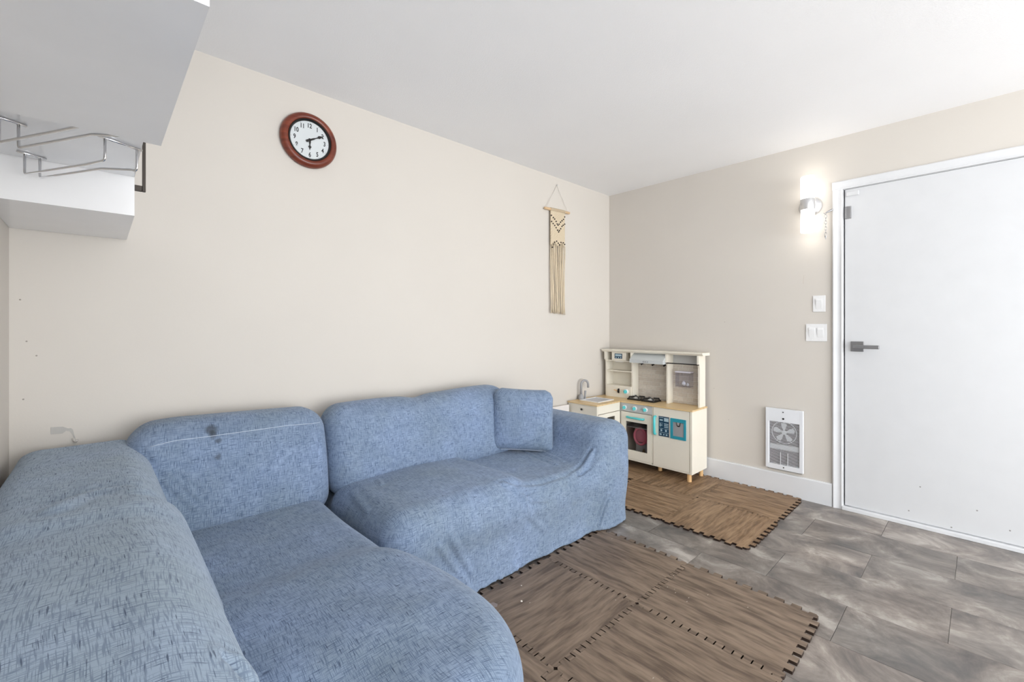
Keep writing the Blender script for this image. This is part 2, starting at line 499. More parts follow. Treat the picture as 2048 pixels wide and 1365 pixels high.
# casing: moulded profile, outward from the opening
def casing(name, pts_path):
    pass
prof = [(0.0, 0.0), (0.0, 0.014), (0.006, 0.016), (0.012, 0.012), (0.030, 0.013), (0.040, 0.018), (0.048, 0.020), (0.054, 0.016), (0.056, 0.0)]
T0 = DY1 + 0.0
tr = BM()
prism(tr, [(RX - h, T0 + s) for s, h in prof], 'z', 0.0, DZ + 0.0)
struct('trim_1', tr, M_TRIM, None, 40)['label'] = 'white moulded door casing, upright beside the switches'
tr = BM()
prism(tr, [(RX - h, DZ + s) for s, h in prof], 'y', DY0 - 0.056, T0 + 0.056)
struct('trim_2', tr, M_TRIM, None, 40)['label'] = 'white moulded door casing across the top of the door'
tr = BM()
prism(tr, [(RX - h, DY0 - s) for s, h in prof], 'z', 0.0, DZ)
struct('trim_3', tr, M_TRIM, None, 40)['label'] = 'white moulded door casing, far upright'

# ------------------------------------------------------------------ hanging kitchen cabinets at upper left
def cabinet(y0, y1, z0, z1, label, handle=False, xb=0.087):
    c = thing('wall_cabinet', label, 'cabinet', (KX, (y0+y1)/2, z0), 'white wall cabinets')
    bd = BM(); t = 0.018
    box(bd, KX + 0.001, xb, y0, y0 + t, z0 + t, z1); box(bd, KX + 0.001, xb, y1 - t, y1, z0 + t, z1)
    box(bd, KX + 0.001, xb, y0, y1, z0, z0 + t); box(bd, KX + 0.001, xb, y0 + t, y1 - t, z1 - t, z1)
    box(bd, KX + 0.001, KX + 0.008, y0 + t, y1 - t, z0 + t, z1 - t)
    obj('body', bd, M_LACQ, c)
    dr = obj('door', mbox(xb - 0.019, xb - 0.0005, y0 + t + 0.001, y1 - t - 0.001, z0 + t + 0.001, z1 - t - 0.001, bev=0.0012, seg=1), M_LACQ, c)
    if handle:
        hb = BM()
        yh = y0 + 0.045
        box(hb, 0.1085, 0.1175, yh - 0.005, yh + 0.005, 1.629, 1.85, bev=0.001, seg=1)
        box(hb, 0.0872, 0.1085, yh - 0.005, yh + 0.005, 1.629, 1.648, bev=0.001, seg=1)
        box(hb, 0.0872, 0.1085, yh - 0.005, yh + 0.005, 1.832, 1.85, bev=0.001, seg=1)
        obj('handle', hb, M_BRONZE, dr)
    return c
cabinet(0.596, 1.119, 1.537, 2.25, 'large white wall cabinet nearest the camera, its underside filling the upper left', xb=0.092)
cabinet(1.122, 1.872, 1.662, 2.25, 'raised white wall cabinet with the chrome glass rack under it')
cabinet(1.875, 2.408, 1.537, 2.25, 'white wall cabinet in the corner with a dark bar handle', True)

# chrome stemware racks screwed to the underside, set at an angle
E1v, E2v = Vector((0.867, 0.499, 0)), Vector((0.499, -0.867, 0))
def rk(s, t, z): return E1v * s + E2v * t + Vector((0, 0, z))
def rack(label, s0, s1, tf, tn, xtra):
    zt = 1.662 - 0.0035
    r = thing('stemware_rack', label, 'rack', rk((s0+s1)/2, (tf+tn)/2, 1.6), 'chrome stemware racks')
    for t, a, b in ((tf, s0 - 0.016, s1 + 0.014), (tn, s0 - 0.018, s1 + 0.012 + xtra)):
        bm = BM(); p, q = rk(a, t, zt), rk(b, t, zt)
        tube(bm, [p, q], 0.0034, 10); obj('mounting_bar', bm, M_CHROME, r, True)
        bm = BM(); mid = rk((a+b)/2, t - 0.012, 1.662 - 0.001); lathe(bm, [(0.0045, 0.0), (0.0045, -0.001), (0.001, -0.0025)], mid, 'z', 12)
        obj('screw', bm, M_NICKEL, r, True)
    dz = 0.058
    for s, f in ((s0, -0.004), (s1, xtra)):
        pts = [rk(s, tf, zt)]
        for a in range(0, 5):
            an = a / 4 * PI / 2; R = 0.007
            pts.append(rk(s, tf + R - R*math.cos(an), zt - dz + R - R*math.sin(an)))
        pts += [rk(s, tn - 0.075, zt - dz), rk(s + f*0.15, tn - 0.062, zt - dz)]
        pts += [rk(s + f*0.85, tn - 0.012, zt - dz + 0.001)]
        for a in range(0, 5):
            an = a / 4 * PI / 2; R = 0.008
            pts.append(rk(s + f, tn - R + R*math.sin(an), zt - dz + R - R*math.cos(an)))
        pts.append(rk(s + f, tn, zt))
        bm = BM(); tube(bm, pts, 0.003, 10); obj('rail', bm, M_CHROME, r, True)
rack('chrome wire glass rack, the one fully in view under the raised cabinet', 0.777, 0.809, -1.645, -1.316, 0.038)
rack('chrome wire glass rack cut by the left edge of the view', 0.627, 0.66, -1.420, -1.09, 0.038)

# ------------------------------------------------------------------ wall clock
cx, cz, cr = 0.803, 2.149, 0.141
ck = thing('wall_clock', 'round wall clock with reddish wood rim and white dial', 'clock', (cx, LY, cz - cr))
M_RIM, g, b_ = new_mat('mahogany_rim')
tc = g.n('ShaderNodeTexCoord').outputs['Object']
n = g.noise(g.vmul(tc, (4, 4, 40)), 1.0, 3)
g.link(g.mix(g.rng(n.outputs['Fac'], 0.3, 0.7), rgb(92, 36, 24), rgb(136, 66, 44)), b_.inputs['Base Color'])
b_.inputs['Roughness'].default_value = 0.28
rimp = [(0.100, 0.0), (cr - 0.006, 0.0), (cr, -0.008), (cr, -0.018), (cr - 0.006, -0.030), (cr - 0.016, -0.037), (cr - 0.026, -0.038), (cr - 0.033, -0.034), (cr - 0.036, -0.030), (0.100, -0.030), (0.100, 0.0)]
bm = BM(); lathe(bm, rimp, (cx, LY, cz), 'y', 72, False); obj('rim', bm, M_RIM, ck, 40)
bm = BM(); lathe(bm, [(0.096, -0.022), (0.1065, -0.022), (0.1065, -0.034), (0.1035, -0.036), (0.0985, -0.032), (0.096, -0.027), (0.096, -0.022)], (cx, LY, cz), 'y', 72, False)
obj('bezel', bm, M_BLACK, ck, 40)
bm = BM(); lathe(bm, [(0.099, -0.016), (0.099, -0.0235), (0.0, -0.0235)], (cx, LY, cz), 'y', 64)
dial = obj('dial', bm, mat('dial_white', rgb(214, 219, 221), 0.4), ck)
M_INK = mat('dial_ink', rgb(34, 38, 42), 0.5)
fy = LY - 0.0238
def text_mesh(s, size, bold=0.0):
    cu = bpy.data.curves.new('numeral', 'FONT'); cu.body = s; cu.size = size; cu.align_x = 'CENTER'; cu.align_y = 'CENTER'
    cu.extrude = 0.0004; cu.offset = bold
    t = bpy.data.objects.new('numeral_tmp', cu); C.objects.link(t)
    dg = bpy.context.evaluated_depsgraph_get(); dg.update()
    me = bpy.data.meshes.new_from_object(t.evaluated_get(dg))
    bpy.data.objects.remove(t); bpy.data.curves.remove(cu)
    me.materials.clear()
    xs = [v.co.x for v in me.vertices]; ys = [v.co.y for v in me.vertices]
    me.transform(Matrix.Translation((-(min(xs)+max(xs))/2, -(min(ys)+max(ys))/2, 0)))
    me.transform(Matrix.Diagonal((0.82, 1.12, 1, 1)))
    return me
for h in range(1, 13):
    a = math.radians(90 - 30*h); R = 0.0745
    me = text_mesh(str(h), 0.029, 0.0007); me.materials.append(M_INK)
    o = inst('numeral', me, dial, (cx + R*math.cos(a), fy, cz + R*math.sin(a)), (PI/2, 0, 0))
tick_me = me_from_bm('tick', lathe(BM(), [(0.0013, 0.0), (0.0013, -0.0004), (0, -0.0004)], (0, 0, 0), 'y', 8)); tick_me.materials.append(M_INK)
for h in range(12):
    a = 2*PI*h/12; inst('tick', tick_me, dial, (cx + 0.0915*math.cos(a), fy, cz + 0.0915*math.sin(a)))
def hand(name, ang, length, w, yo, tail=0.022):
    L = length
    pts = [(-tail, w*0.9), (-tail*0.55, w*1.0), (0, w*0.75), (L*0.25, w*0.7), (L*0.42, w*0.35), (L*0.55, w*0.4), (L*0.66, w*1.25), (L*0.74, w*0.9), (L*0.85, w*0.35), (L, 0.0006)]
    out = pts + [(p, -q) for p, q in reversed(pts)]
    ca, sa = math.cos(ang), math.sin(ang)
    bm = BM(); prism(bm, [(cx + p*ca - q*sa, cz + p*sa + q*ca) for p, q in out], 'y', LY - yo, LY - yo - 0.001)
    obj(name, bm, M_BLACK, ck)
hand('hour_hand', math.radians(-91), 0.052, 0.0066, 0.0255, 0.008)
hand('minute_hand', math.radians(29), 0.080, 0.0062, 0.0275)
bm = BM(); lathe(bm, [(0.005, -0.024), (0.005, -0.0295), (0.003, -0.031), (0, -0.031)], (cx, LY, cz), 'y', 16); obj('hand_pin', bm, M_BLACK, ck)

# ------------------------------------------------------------------ macrame wall hanging
mc = thing('macrame_hanging', 'beige macrame wall hanging with dark beads and long fringe on a wooden dowel', 'wall hanging', (2.765, LY, 1.29))
M_CORD = mat('cotton_cord', rgb(216, 200, 174), 0.9, bump=(300, 0.4, 0.002))
M_DOWEL = mat('dowel_wood', rgb(214, 182, 142), 0.6)
M_BEAD = mat('dark_bead', rgb(38, 24, 18), 0.45)
yw = LY - 0.018
bm = BM(); tube(bm, [(2.604, yw, 2.134), (2.609, yw, 2.1342), (2.909, yw, 2.1458), (2.914, yw, 2.146)], [0.0085, 0.0105, 0.0105, 0.0085], 14); obj('dowel', bm, M_DOWEL, mc, 40)
bm = BM(); tube(bm, [(2.630, yw - 0.002, 2.146), (2.70, yw + 0.006, 2.252), (2.763, LY - 0.006, 2.350), (2.768, LY - 0.006, 2.350), (2.83, yw + 0.006, 2.255), (2.885, yw - 0.002, 2.157)], 0.0017, 6); obj('hanging_cord', bm, mat('white_cord', rgb(226, 222, 216), 0.9), mc, True)
bm = BM(); lathe(bm, [(0.002, 0.0), (0.002, -0.012), (0.006, -0.012), (0.006, -0.014), (0, -0.015)], (2.7655, LY, 2.352), 'y', 12); obj('nail', bm, M_NICKEL, mc)
# knotted panel: cords laid diagonally, each strand a run of half hitches
bm = BM()
px0, px1, pzt = 2.672, 2.850, 2.136
nx, nz = 61, 120
def pbot(x): 
    t = (x - px0) / (px1 - px0)
    return 1.845 + 0.03 * (1 - abs(2*((t*2) % 1) - 1))
G = []
for j in range(nz + 1):
    row = []
    for i in range(nx + 1):
        x = px0 + (px1 - px0) * i / nx; zb = pbot(x); z = pzt + (zb - pzt) * j / nz
        mxx = (px0 + px1) / 2; dd = abs(x - mxx)
        ph = (z - dd * 0.9) / 0.0095 * 2 * PI
        ph2 = (z + dd * 0.9) / 0.0095 * 2 * PI
        hgt = 0.0055 * (0.5 + 0.5 * math.sin(ph)) * (0.6 + 0.4 * math.sin(ph2 * 0.5))
        xx = x + 0.0006 * math.sin(z * 700)
        row.append(bm.verts.new((xx, yw - 0.002 - hgt, z)))
    G.append(row)
for j in range(nz):
    for i in range(nx): bm.faces.new((G[j][i], G[j][i+1], G[j+1][i+1], G[j+1][i]))
back = [[bm.verts.new((v.co.x, yw + 0.003, v.co.z)) for v in (r[0], r[-1])] for r in (G[0], G[-1])]
bm.faces.new((back[0][0], back[0][1], back[1][1], back[1][0]))
for j in range(nz):
    pass
obj('knotted_panel', bm, M_CORD, mc, True)
bm = BM()
for i in range(22):
    x = px0 + 0.003 + (px1 - px0 - 0.006) * i / 21; z = 2.134 + (x - 2.604) * 0.0387
    tube(bm, [(x + 0.0095*0*math.cos(a), yw + 0.0122*math.cos(a), z + 0.0122*math.sin(a)) for a in [2*PI*k/12 for k in range(12)]], 0.0026, 6, closed=True)
obj('cord_loops', bm, M_CORD, mc, True)['kind'] = 'stuff'
rs = random.Random(3)
for i in range(26):
    x = px0 + 0.003 + (px1 - px0 - 0.006) * i / 25
    zt = pbot(x) + 0.006; zb = 1.300 + rs.uniform(-0.012, 0.010) - 0.008 * (x - px0) / (px1 - px0)
    sw = rs.uniform(-0.006, 0.006); y0 = yw - 0.001 + rs.uniform(-0.003, 0.003)
    pts = []
    for k in range(9):
        t = k / 8
        pts.append((x + sw * math.sin(t * 3.0 + i) * t + rs.uniform(-0.0008, 0.0008), y0 + 0.004 * math.sin(t * 5 + i * 1.7), zt + (zb - zt) * t))
    bm = BM(); tube(bm, pts, [0.0030] * 8 + [0.0040], 6)
    obj('fringe_strand', bm, M_CORD, mc, True)
BE = [(2.679,2.086),(2.702,2.073),(2.719,2.062),(2.737,2.046),(2.749,2.027),(2.761,2.019),(2.775,2.03),(2.792,2.049),(2.811,2.064),(2.829,2.078),(2.845,2.101),(2.681,2.037),(2.701,2.022),(2.719,2.011),(2.737,1.995),(2.755,1.977),(2.768,1.964),(2.778,1.978),(2.794,1.995),(2.81,2.017),(2.826,2.029),(2.845,2.041),(2.691,1.829),(2.704,1.856),(2.719,1.873),(2.743,1.885),(2.764,1.871),(2.78,1.86),(2.798,1.882),(2.826,1.882),(2.845,1.871)]
bead_me = me_from_bm('bead', lathe(BM(), [(0.0025, -0.0055), (0.0052, -0.0038), (0.0062, 0), (0.0052, 0.0038), (0.0025, 0.0055)], (0, 0, 0), 'z', 10), True); bead_me.materials.append(M_BEAD)
for x, z in BE: inst('bead', bead_me, mc, (x, yw - 0.006, z))

# ------------------------------------------------------------------ wall sconce
sc = thing('wall_sconce', 'lit wall sconce with two white glass cylinders and a nickel band', 'wall lamp', (RX, 0.793, 1.99))
M_GLOW = mat('lit_opal_glass', rgb(250, 248, 244), 0.3, emit=(1.0, 0.965, 0.91, 1), estr=2.6)
sx_, sy_ = 3.425, 0.791
bm = BM(); lathe(bm, [(0.0, -0.030), (0.040, -0.028), (0.062, -0.016), (0.068, -0.004), (0.068, 0.0)], (RX, 0.796, 1.995), 'x', 40); obj('backplate', bm, M_NICKEL, sc, 50)
bm = BM(); lathe(bm, [(0.014, 0), (0.014, -0.06)], (RX - 0.02, 0.793, 1.992), 'x', 16); obj('arm', bm, M_NICKEL, sc, 40)
bm = BM(); lathe(bm, [(0.0395, -0.035), (0.0405, -0.035), (0.0415, -0.033), (0.0415, 0.033), (0.0405, 0.035), (0.0395, 0.035)], (sx_, sy_, 1.990), 'z', 40); obj('band', bm, M_NICKEL, sc, 40)
bm = BM(); lathe(bm, [(0.039, 2.024), (0.0395, 2.170), (0.037, 2.174), (0.0345, 2.172), (0.0345, 2.024)], (sx_, sy_, 0), 'z', 40); obj('glass_shade', bm, M_GLOW, sc, 40)
bm = BM(); lathe(bm, [(0.0345, 1.956), (0.0345, 1.808), (0.037, 1.806), (0.0395, 1.810), (0.039, 1.956)], (sx_, sy_, 0), 'z', 40); obj('glass_shade', bm, M_GLOW, sc, 40)

# ------------------------------------------------------------------ switches
def switch(label, y0, y1, z0, z1, n):
    s = thing('light_switch', label, 'light switch', (RX, (y0+y1)/2, z0), 'light switches by the door')
    obj('plate', mbox(RX - 0.006, RX, y0, y1, z0, z1, bev=0.003), M_WHITE, s)
    w = 0.033; mid = (y0+y1)/2
    for k in range(n):
        c = mid + (k - (n-1)/2) * 0.047
        zc = (z0+z1)/2
        bm = BM(); prism(bm, [(RX - 0.006, zc - 0.033), (RX - 0.0065, zc - 0.033), (RX - 0.013, zc + 0.02), (RX - 0.010, zc + 0.033), (RX - 0.006, zc + 0.033)], 'y', c - w/2, c + w/2)
        r = obj('rocker', bm, M_WHITE, s)
    scr = me_from_bm('plate_screw', lathe(BM(), [(0.003, 0), (0.0025, -0.001), (0, -0.001)], (0, 0, 0), 'x', 8)); scr.materials.append(M_WHITE)
    for k in range(n):
        for zz in (z0 + 0.011, z1 - 0.011): inst('plate_screw', scr, s, (RX - 0.006, mid + (k - (n-1)/2) * 0.047, zz))
switch('white single rocker light switch, the upper of two by the door', 0.712, 0.784, 1.281, 1.391, 1)
switch('white double rocker light switch, the lower and wider plate', 0.704, 0.824, 1.083, 1.201, 2)

# ------------------------------------------------------------------ door chain on the casing
ch = thing('door_chain', 'small chrome chain hanging from a bracket beside the door casing', 'door chain', (RX, 0.70, 1.77))
bm = BM(); tube(bm, [(RX - 0.022, 0.672, 1.947), (RX - 0.03, 0.69, 1.938), (RX - 0.036, 0.705, 1.930)], [0.007, 0.0065, 0.004], 10)
obj('bracket', bm, M_STEEL, ch, 40)
bm = BM(); tube(bm, [(RX - 0.033, 0.700, 1.930), (RX - 0.034, 0.709, 1.922), (RX - 0.03, 0.716, 1.932)], 0.0024, 8); obj('hook', bm, M_STEEL, ch, True)
link_me = me_from_bm('link', tube(BM(), [(0.0068*math.cos(a), 0, 0.0125*math.sin(a)) for a in [2*PI*k/14 for k in range(14)]], 0.0016, 6, closed=True), True); link_me.materials.append(M_STEEL)
for k in range(7):
    inst('link', link_me, ch, (RX - 0.030, 0.706, 1.908 - k*0.0195), (0, 0, PI/2 if k % 2 == 0 else 0.25))
bm = BM(); lathe(bm, [(0.006, 0), (0.006, -0.004), (0.002, -0.01), (0.002, -0.02)], (RX - 0.03, 0.706, 1.778), 'z', 12); obj('slide_pin', bm, M_STEEL, ch, 40)

# ------------------------------------------------------------------ fan heater
hx = RX - 0.028; hy0, hy1, hz0, hz1 = 0.832, 1.066, 0.178, 0.606
he = thing('wall_heater', 'white wall fan heater with slatted grille near the floor', 'heater', (RX, (hy0+hy1)/2, hz0))
gy0, gy1, gz0, gz1 = 0.858, 1.043, 0.213, 0.512
M_HEAT = mat('white_enamel', rgb(232, 234, 238), 0.32)
bm = BM()
box(bm, hx, RX - 0.012, hy0, gy0, hz0, hz1, bev=0.004); box(bm, hx, RX - 0.012, gy1, hy1, hz0, hz1, bev=0.004)
box(bm, hx + 0.0002, RX - 0.012, gy0 - 0.004, gy1 + 0.004, hz0 + 0.0005, gz0); box(bm, hx + 0.0002, RX - 0.012, gy0 - 0.004, gy1 + 0.004, gz1, hz1 - 0.0005)
obj('frame', bm, M_HEAT, he)
obj('back_box', mbox(RX - 0.013, RX - 0.0005, hy0 + 0.012, hy1 - 0.012, hz0 - 0.008, hz1 - 0.012), mat('heater_box', rgb(150, 148, 144), 0.5), he)
obj('inner_plate', mbox(RX - 0.0132, RX - 0.012, gy0, gy1, gz0, gz1), M_DARKIN, he)
slat_me = me_from_bm('slat', prism(BM(), [(0.0, -0.0012), (-0.0022, -0.0014), (-0.0022, 0.0010), (0.0, 0.0012)], 'y', gy0, gy1)); slat_me.materials.append(M_HEAT)
N = 34
for k in range(N):
    inst('slat', slat_me, he, (hx + 0.008, 0, gz0 + 0.006 + (gz1 - gz0 - 0.012) * k / (N - 1)))
for yy in (0.926, 0.971):
    obj('grille_rib', mbox(hx + 0.001, hx + 0.004, yy - 0.0015, yy + 0.0015, gz0, gz0 + 0.088), M_HEAT, he)
fc = (RX - 0.0165, 0.951, 0.440)
M_FAN = mat('grey_fan', rgb(196, 198, 200), 0.4, 0.2)
bm = BM(); lathe(bm, [(0.016, 0.003), (0.016, -0.001), (0.012, -0.003), (0.0, -0.0035)], fc, 'x', 20); fh = obj('fan_hub', bm, M_FAN, he, 40)
for k in range(5):
    a0 = math.radians(90 + 72*k)
    out = [(0.014, -0.28), (0.045, -0.36), (0.066, -0.28), (0.070, 0.0), (0.060, 0.30), (0.036, 0.30), (0.014, 0.25)]
    bm = BM()
    pts = [(fc[1] + r*math.cos(a0 + t), fc[2] + r*math.sin(a0 + t)) for r, t in out]
    prism(bm, pts, 'x', fc[0] + 0.0005, fc[0] - 0.0012); obj('fan_blade', bm, M_FAN, he)
bm = BM(); lathe(bm, [(0.074, 0.003), (0.078, 0.003), (0.078, -0.001), (0.074, -0.001), (0.074, 0.003)], fc, 'x', 36, False); obj('fan_ring', bm, M_FAN, he)
obj('heating_element', mbox(RX - 0.019, RX - 0.013, gy0 + 0.004, gy1 - 0.004, 0.318, 0.352), M_FAN, he)
for yy, zz, rr in ((0.954, 0.583, 0.004), (0.953, 0.537, 0.0065), (0.951, 0.196, 0.004)):
    bm = BM(); lathe(bm, [(rr, 0), (rr, -0.003), (rr*0.7, -0.004), (0, -0.004)], (hx + 0.0005, yy, zz), 'x', 14)
    obj('control_knob' if rr > 0.005 else 'screw', bm, M_BLACK, he)

# ------------------------------------------------------------------ adhesive strip and hook on the wall
hk = thing('adhesive_hook', 'grey torn adhesive strip with a small hook stuck on the cream wall', 'hook', (-0.09, LY, 0.73))
M_TAPE = mat('grey_tape', rgb(186, 183, 178), 0.45)
bm = BM(); prism(bm, [(-0.129, 0.798), (-0.097, 0.796), (-0.083, 0.787), (-0.075, 0.787), (-0.070, 0.780), (-0.066, 0.758), (-0.062, 0.744), (-0.067, 0.744), (-0.072, 0.765), (-0.079, 0.776), (-0.088, 0.779), (-0.098, 0.770), (-0.129, 0.772)], 'y', LY - 0.0005, LY - 0.002)
obj('strip', bm, M_TAPE, hk)
bm = BM(); tube(bm, [(-0.069, LY - 0.003, 0.748), (-0.066, LY - 0.004, 0.738), (-0.061, LY - 0.011, 0.734), (-0.056, LY - 0.014, 0.741)], [0.004, 0.0045, 0.004, 0.003], 10); obj('hook', bm, mat('clear_plastic_hook', rgb(205, 200, 194), 0.2), hk, True)
M_SPECK = mat('wall_nick', rgb(160, 152, 144), 0.9)
wl = bpy.data.objects['wall_left']
nick_me = me_from_bm('nick', lathe(BM(), [(0.0030, 0), (0.0024, -0.0006), (0, -0.0008)], (0, 0, 0), 'y', 7)); nick_me.materials.append(M_SPECK)
for x, z in ((-0.207, 1.278), (-0.191, 1.125), (-0.166, 1.071), (-0.199, 0.912), (3.36, 0.84)):
    inst('nick', nick_me, wl, (x, LY, z))
wr = bpy.data.objects['wall_right']
nick2 = me_from_bm('nick', lathe(BM(), [(0.0025, 0), (0.002, -0.0006), (0, -0.0008)], (0, 0, 0), 'x', 7)); nick2.materials.append(M_SPECK)
for y, z in ((1.36, 1.22), (1.44, 0.70), (1.33, 0.47)): inst('nick', nick2, wr, (RX, y, z))
inst('scratch', me_from_bm('scratch', mbox(-0.0005, 0, -0.0008, 0.0008, -0.03, 0.03)), wr, (RX, 0.838, 1.505), (0.06, 0, 0)).data.materials.append(mat('scratch_line', rgb(196, 186, 176), 0.9))

# ------------------------------------------------------------------ foam mat tiles
def edge(p, q, n, amp, first):
    """teeth between two corners; the outline steps to either side of the seam line"""
    p, q = Vector(p), Vector(q); d = (q - p); L = d.length; d.normalize(); nrm = Vector((d.y, -d.x))   # outward for ccw order
    m = 2 * n + 1; pts = []
    for k in range(m):
        a, b = p + d * (L * k / m), p + d * (L * (k + 1) / m)
        s = amp if (k % 2 == 0) == first else -amp
        if k == 0: a = a + d * 0.009
        if k == m - 1: b = b - d * 0.009
        if k == 0 or k == m - 1: s = 0.0
        sh = 0.0022 if s > 0 else (-0.0022 if s < 0 else 0.0)
        pts += [a - d * sh + nrm * s, b + d * sh + nrm * s]
    return pts
def tile(x0, x1, y0, y1, m, label, group, z=0.0, n=8):
    th = 0.011; e = 0.00025; A = 0.0125
    x0 += e; x1 -= e; y0 += e; y1 -= e
    # ccw: bottom (y0), right (x1), top (y1), left (x0); opposite edges interlock
    pts = edge((x0, y0), (x1, y0), n, A, True) + edge((x1, y0), (x1, y1), n, A, True) + edge((x1, y1), (x0, y1), n, A, False) + edge((x0, y1), (x0, y0), n, A, False)
    out = []
    for p in pts:
        if not out or (Vector(p) - Vector(out[-1])).length > 1e-5: out.append((p[0], p[1]))
    if (Vector(out[0]) - Vector(out[-1])).length < 1e-5: out.pop()
    bm = BM(); prism(bm, out, 'z', z, z + th)
    o = obj('foam_mat_tile', bm, m, None, False, ((x0+x1)/2, (y0+y1)/2, z))
    return tag(o, label, 'foam mat', group)
GO, GN = 'brown foam mat tiles in front of the sofa', 'brown foam mat tiles under the toy kitchen'
X = [2.128, 1.66, 1.14, 0.62]; Y = [0.452, 0.997, 1.505]
tile(X[1], X[0], Y[1], Y[2], F_OLDY, 'worn brown foam tile beside the sofa arm, farthest of the front mat', GO)
tile(X[2], X[1], Y[1], Y[2], F_OLDX, 'worn brown foam tile against the sofa skirt with grain across its neighbours', GO)
tile(X[1], X[0], Y[0], Y[1], F_OLDY, 'worn brown foam tile at the open corner of the front mat', GO)
tile(X[2], X[1], Y[0], Y[1], F_OLDY, 'large worn brown foam tile in the middle of the bottom edge of the photo', GO)
tile(X[3], X[2], Y[1], Y[2], F_OLDY, 'worn brown foam tile mostly under the chaise seat', GO)
tile(X[3], X[2], Y[0], Y[1], F_OLDX, 'worn brown foam tile of which only a sliver shows, lowest beside the chaise', GO)
X2 = [3.497, 2.998, 2.497]; Y2 = [0.842, 1.337, 1.842, 2.345]
tile(X2[1], X2[0], Y2[0], Y2[1], F_NEWY, 'brown foam tile below the wall heater against the baseboard', GN)
tile(X2[2], X2[1], Y2[0], Y2[1], F_NEWX, 'brown foam tile at the front corner of the toy kitchen mat', GN)
tile(X2[1], X2[0], Y2[1], Y2[2], F_NEWX, 'brown foam tile under the toy kitchen legs', GN)
tile(X2[2], X2[1], Y2[1], Y2[2], F_NEWY, 'brown foam tile in front of the toy oven, beside the sofa arm', GN)
tile(X2[1], X2[0], Y2[2], Y2[3], F_NEWY, 'brown foam tile in the dark corner under the toy kitchen', GN)

# crumbs and a sticker scrap on the worn mat
M_CRUMB = mat('pale_crumb', rgb(232, 222, 210), 0.8)
for x, y, r, lb in ((1.313, 1.340, 0.005, 'pale crumb on the foam tile, the larger one'), (1.393, 1.422, 0.0032, 'tiny pale crumb on the foam tile nearer the sofa skirt')):
    bm = BM(); lathe(bm, [(0, 0), (r, 0.001), (r*0.8, r*0.7), (0, r)], (x, y, 0.011), 'z', 9); tag(obj('crumb', bm, M_CRUMB, None, True, (x, y, 0.011)), lb, 'crumb', 'crumbs on the mat')
bm = BM(); prism(bm, [(1.185, 1.395), (1.215, 1.385), (1.228, 1.396), (1.222, 1.418), (1.196, 1.424)], 'z', 0.0111, 0.0116)
tag(obj('paper_scrap', bm, mat('scrap_grey', rgb(146, 134, 128), 0.6), None, False, (1.207, 1.405, 0.011)), 'torn grey sticker scrap on the foam mat beside the chaise', 'scrap')

# ------------------------------------------------------------------ signed-distance modelling for the upholstery
def sbox(P, lo, hi, r):
    lo, hi = np.array(lo, np.float32), np.array(hi, np.float32)
    c, h = (lo + hi) / 2, (hi - lo) / 2 - r
    q = [np.abs(P[i] - c[i]) - h[i] for i in range(3)]
    out = np.sqrt(np.maximum(q[0], 0)**2 + np.maximum(q[1], 0)**2 + np.maximum(q[2], 0)**2)
    return out + np.minimum(np.maximum(np.maximum(q[0], q[1]), q[2]), 0) - r
def pbox(P, lo, hi, rp, r):
    """box with plan corner radius rp and top/bottom edge radius r"""
    lo, hi = np.array(lo, np.float32), np.array(hi, np.float32)
    c, h = (lo + hi) / 2, (hi - lo) / 2
    qx, qy = np.abs(P[0] - c[0]) - (h[0] - rp), np.abs(P[1] - c[1]) - (h[1] - rp)
    d2 = np.sqrt(np.maximum(qx, 0)**2 + np.maximum(qy, 0)**2) + np.minimum(np.maximum(qx, qy), 0) - rp
    a, b = d2 + r, np.abs(P[2] - c[2]) - (h[2] - r)
    return np.sqrt(np.maximum(a, 0)**2 + np.maximum(b, 0)**2) + np.minimum(np.maximum(a, b), 0) - r
def smin(a, b, k):
    h = np.clip(0.5 + 0.5 * (b - a) / k, 0, 1)
    return b + (a - b) * h - k * h * (1 - h)
def gs(v, c, w): return np.exp(-((v - c) / w) ** 2)
def polydist(P, pts):
    best = None
    for a, b in zip(pts, pts[1:]):
        a, b = np.array(a, np.float32), np.array(b, np.float32); ab = b - a; L2 = float(ab @ ab)
        t = np.clip(((P[0]-a[0])*ab[0] + (P[1]-a[1])*ab[1] + (P[2]-a[2])*ab[2]) / L2, 0, 1)
        d = (P[0]-a[0]-t*ab[0])**2 + (P[1]-a[1]-t*ab[1])**2 + (P[2]-a[2]-t*ab[2])**2
        best = d if best is None else np.minimum(best, d)
    return np.sqrt(best)
def fold(P, d, pts, amp, w, along=None):
    """a soft fold: ridge with a valley beside it"""
    q = polydist(P, pts)
    return d - 1.5 * amp * np.exp(-(q / w)**2) + 0.8 * amp * np.exp(-((q - 1.9 * w) / w)**2)
def wob(P, s, ph):
    return np.sin(P[0]*s + ph) * np.sin(P[1]*s*1.13 + 1.7*ph) * np.sin(P[2]*s*0.9 + 0.6*ph + 1)

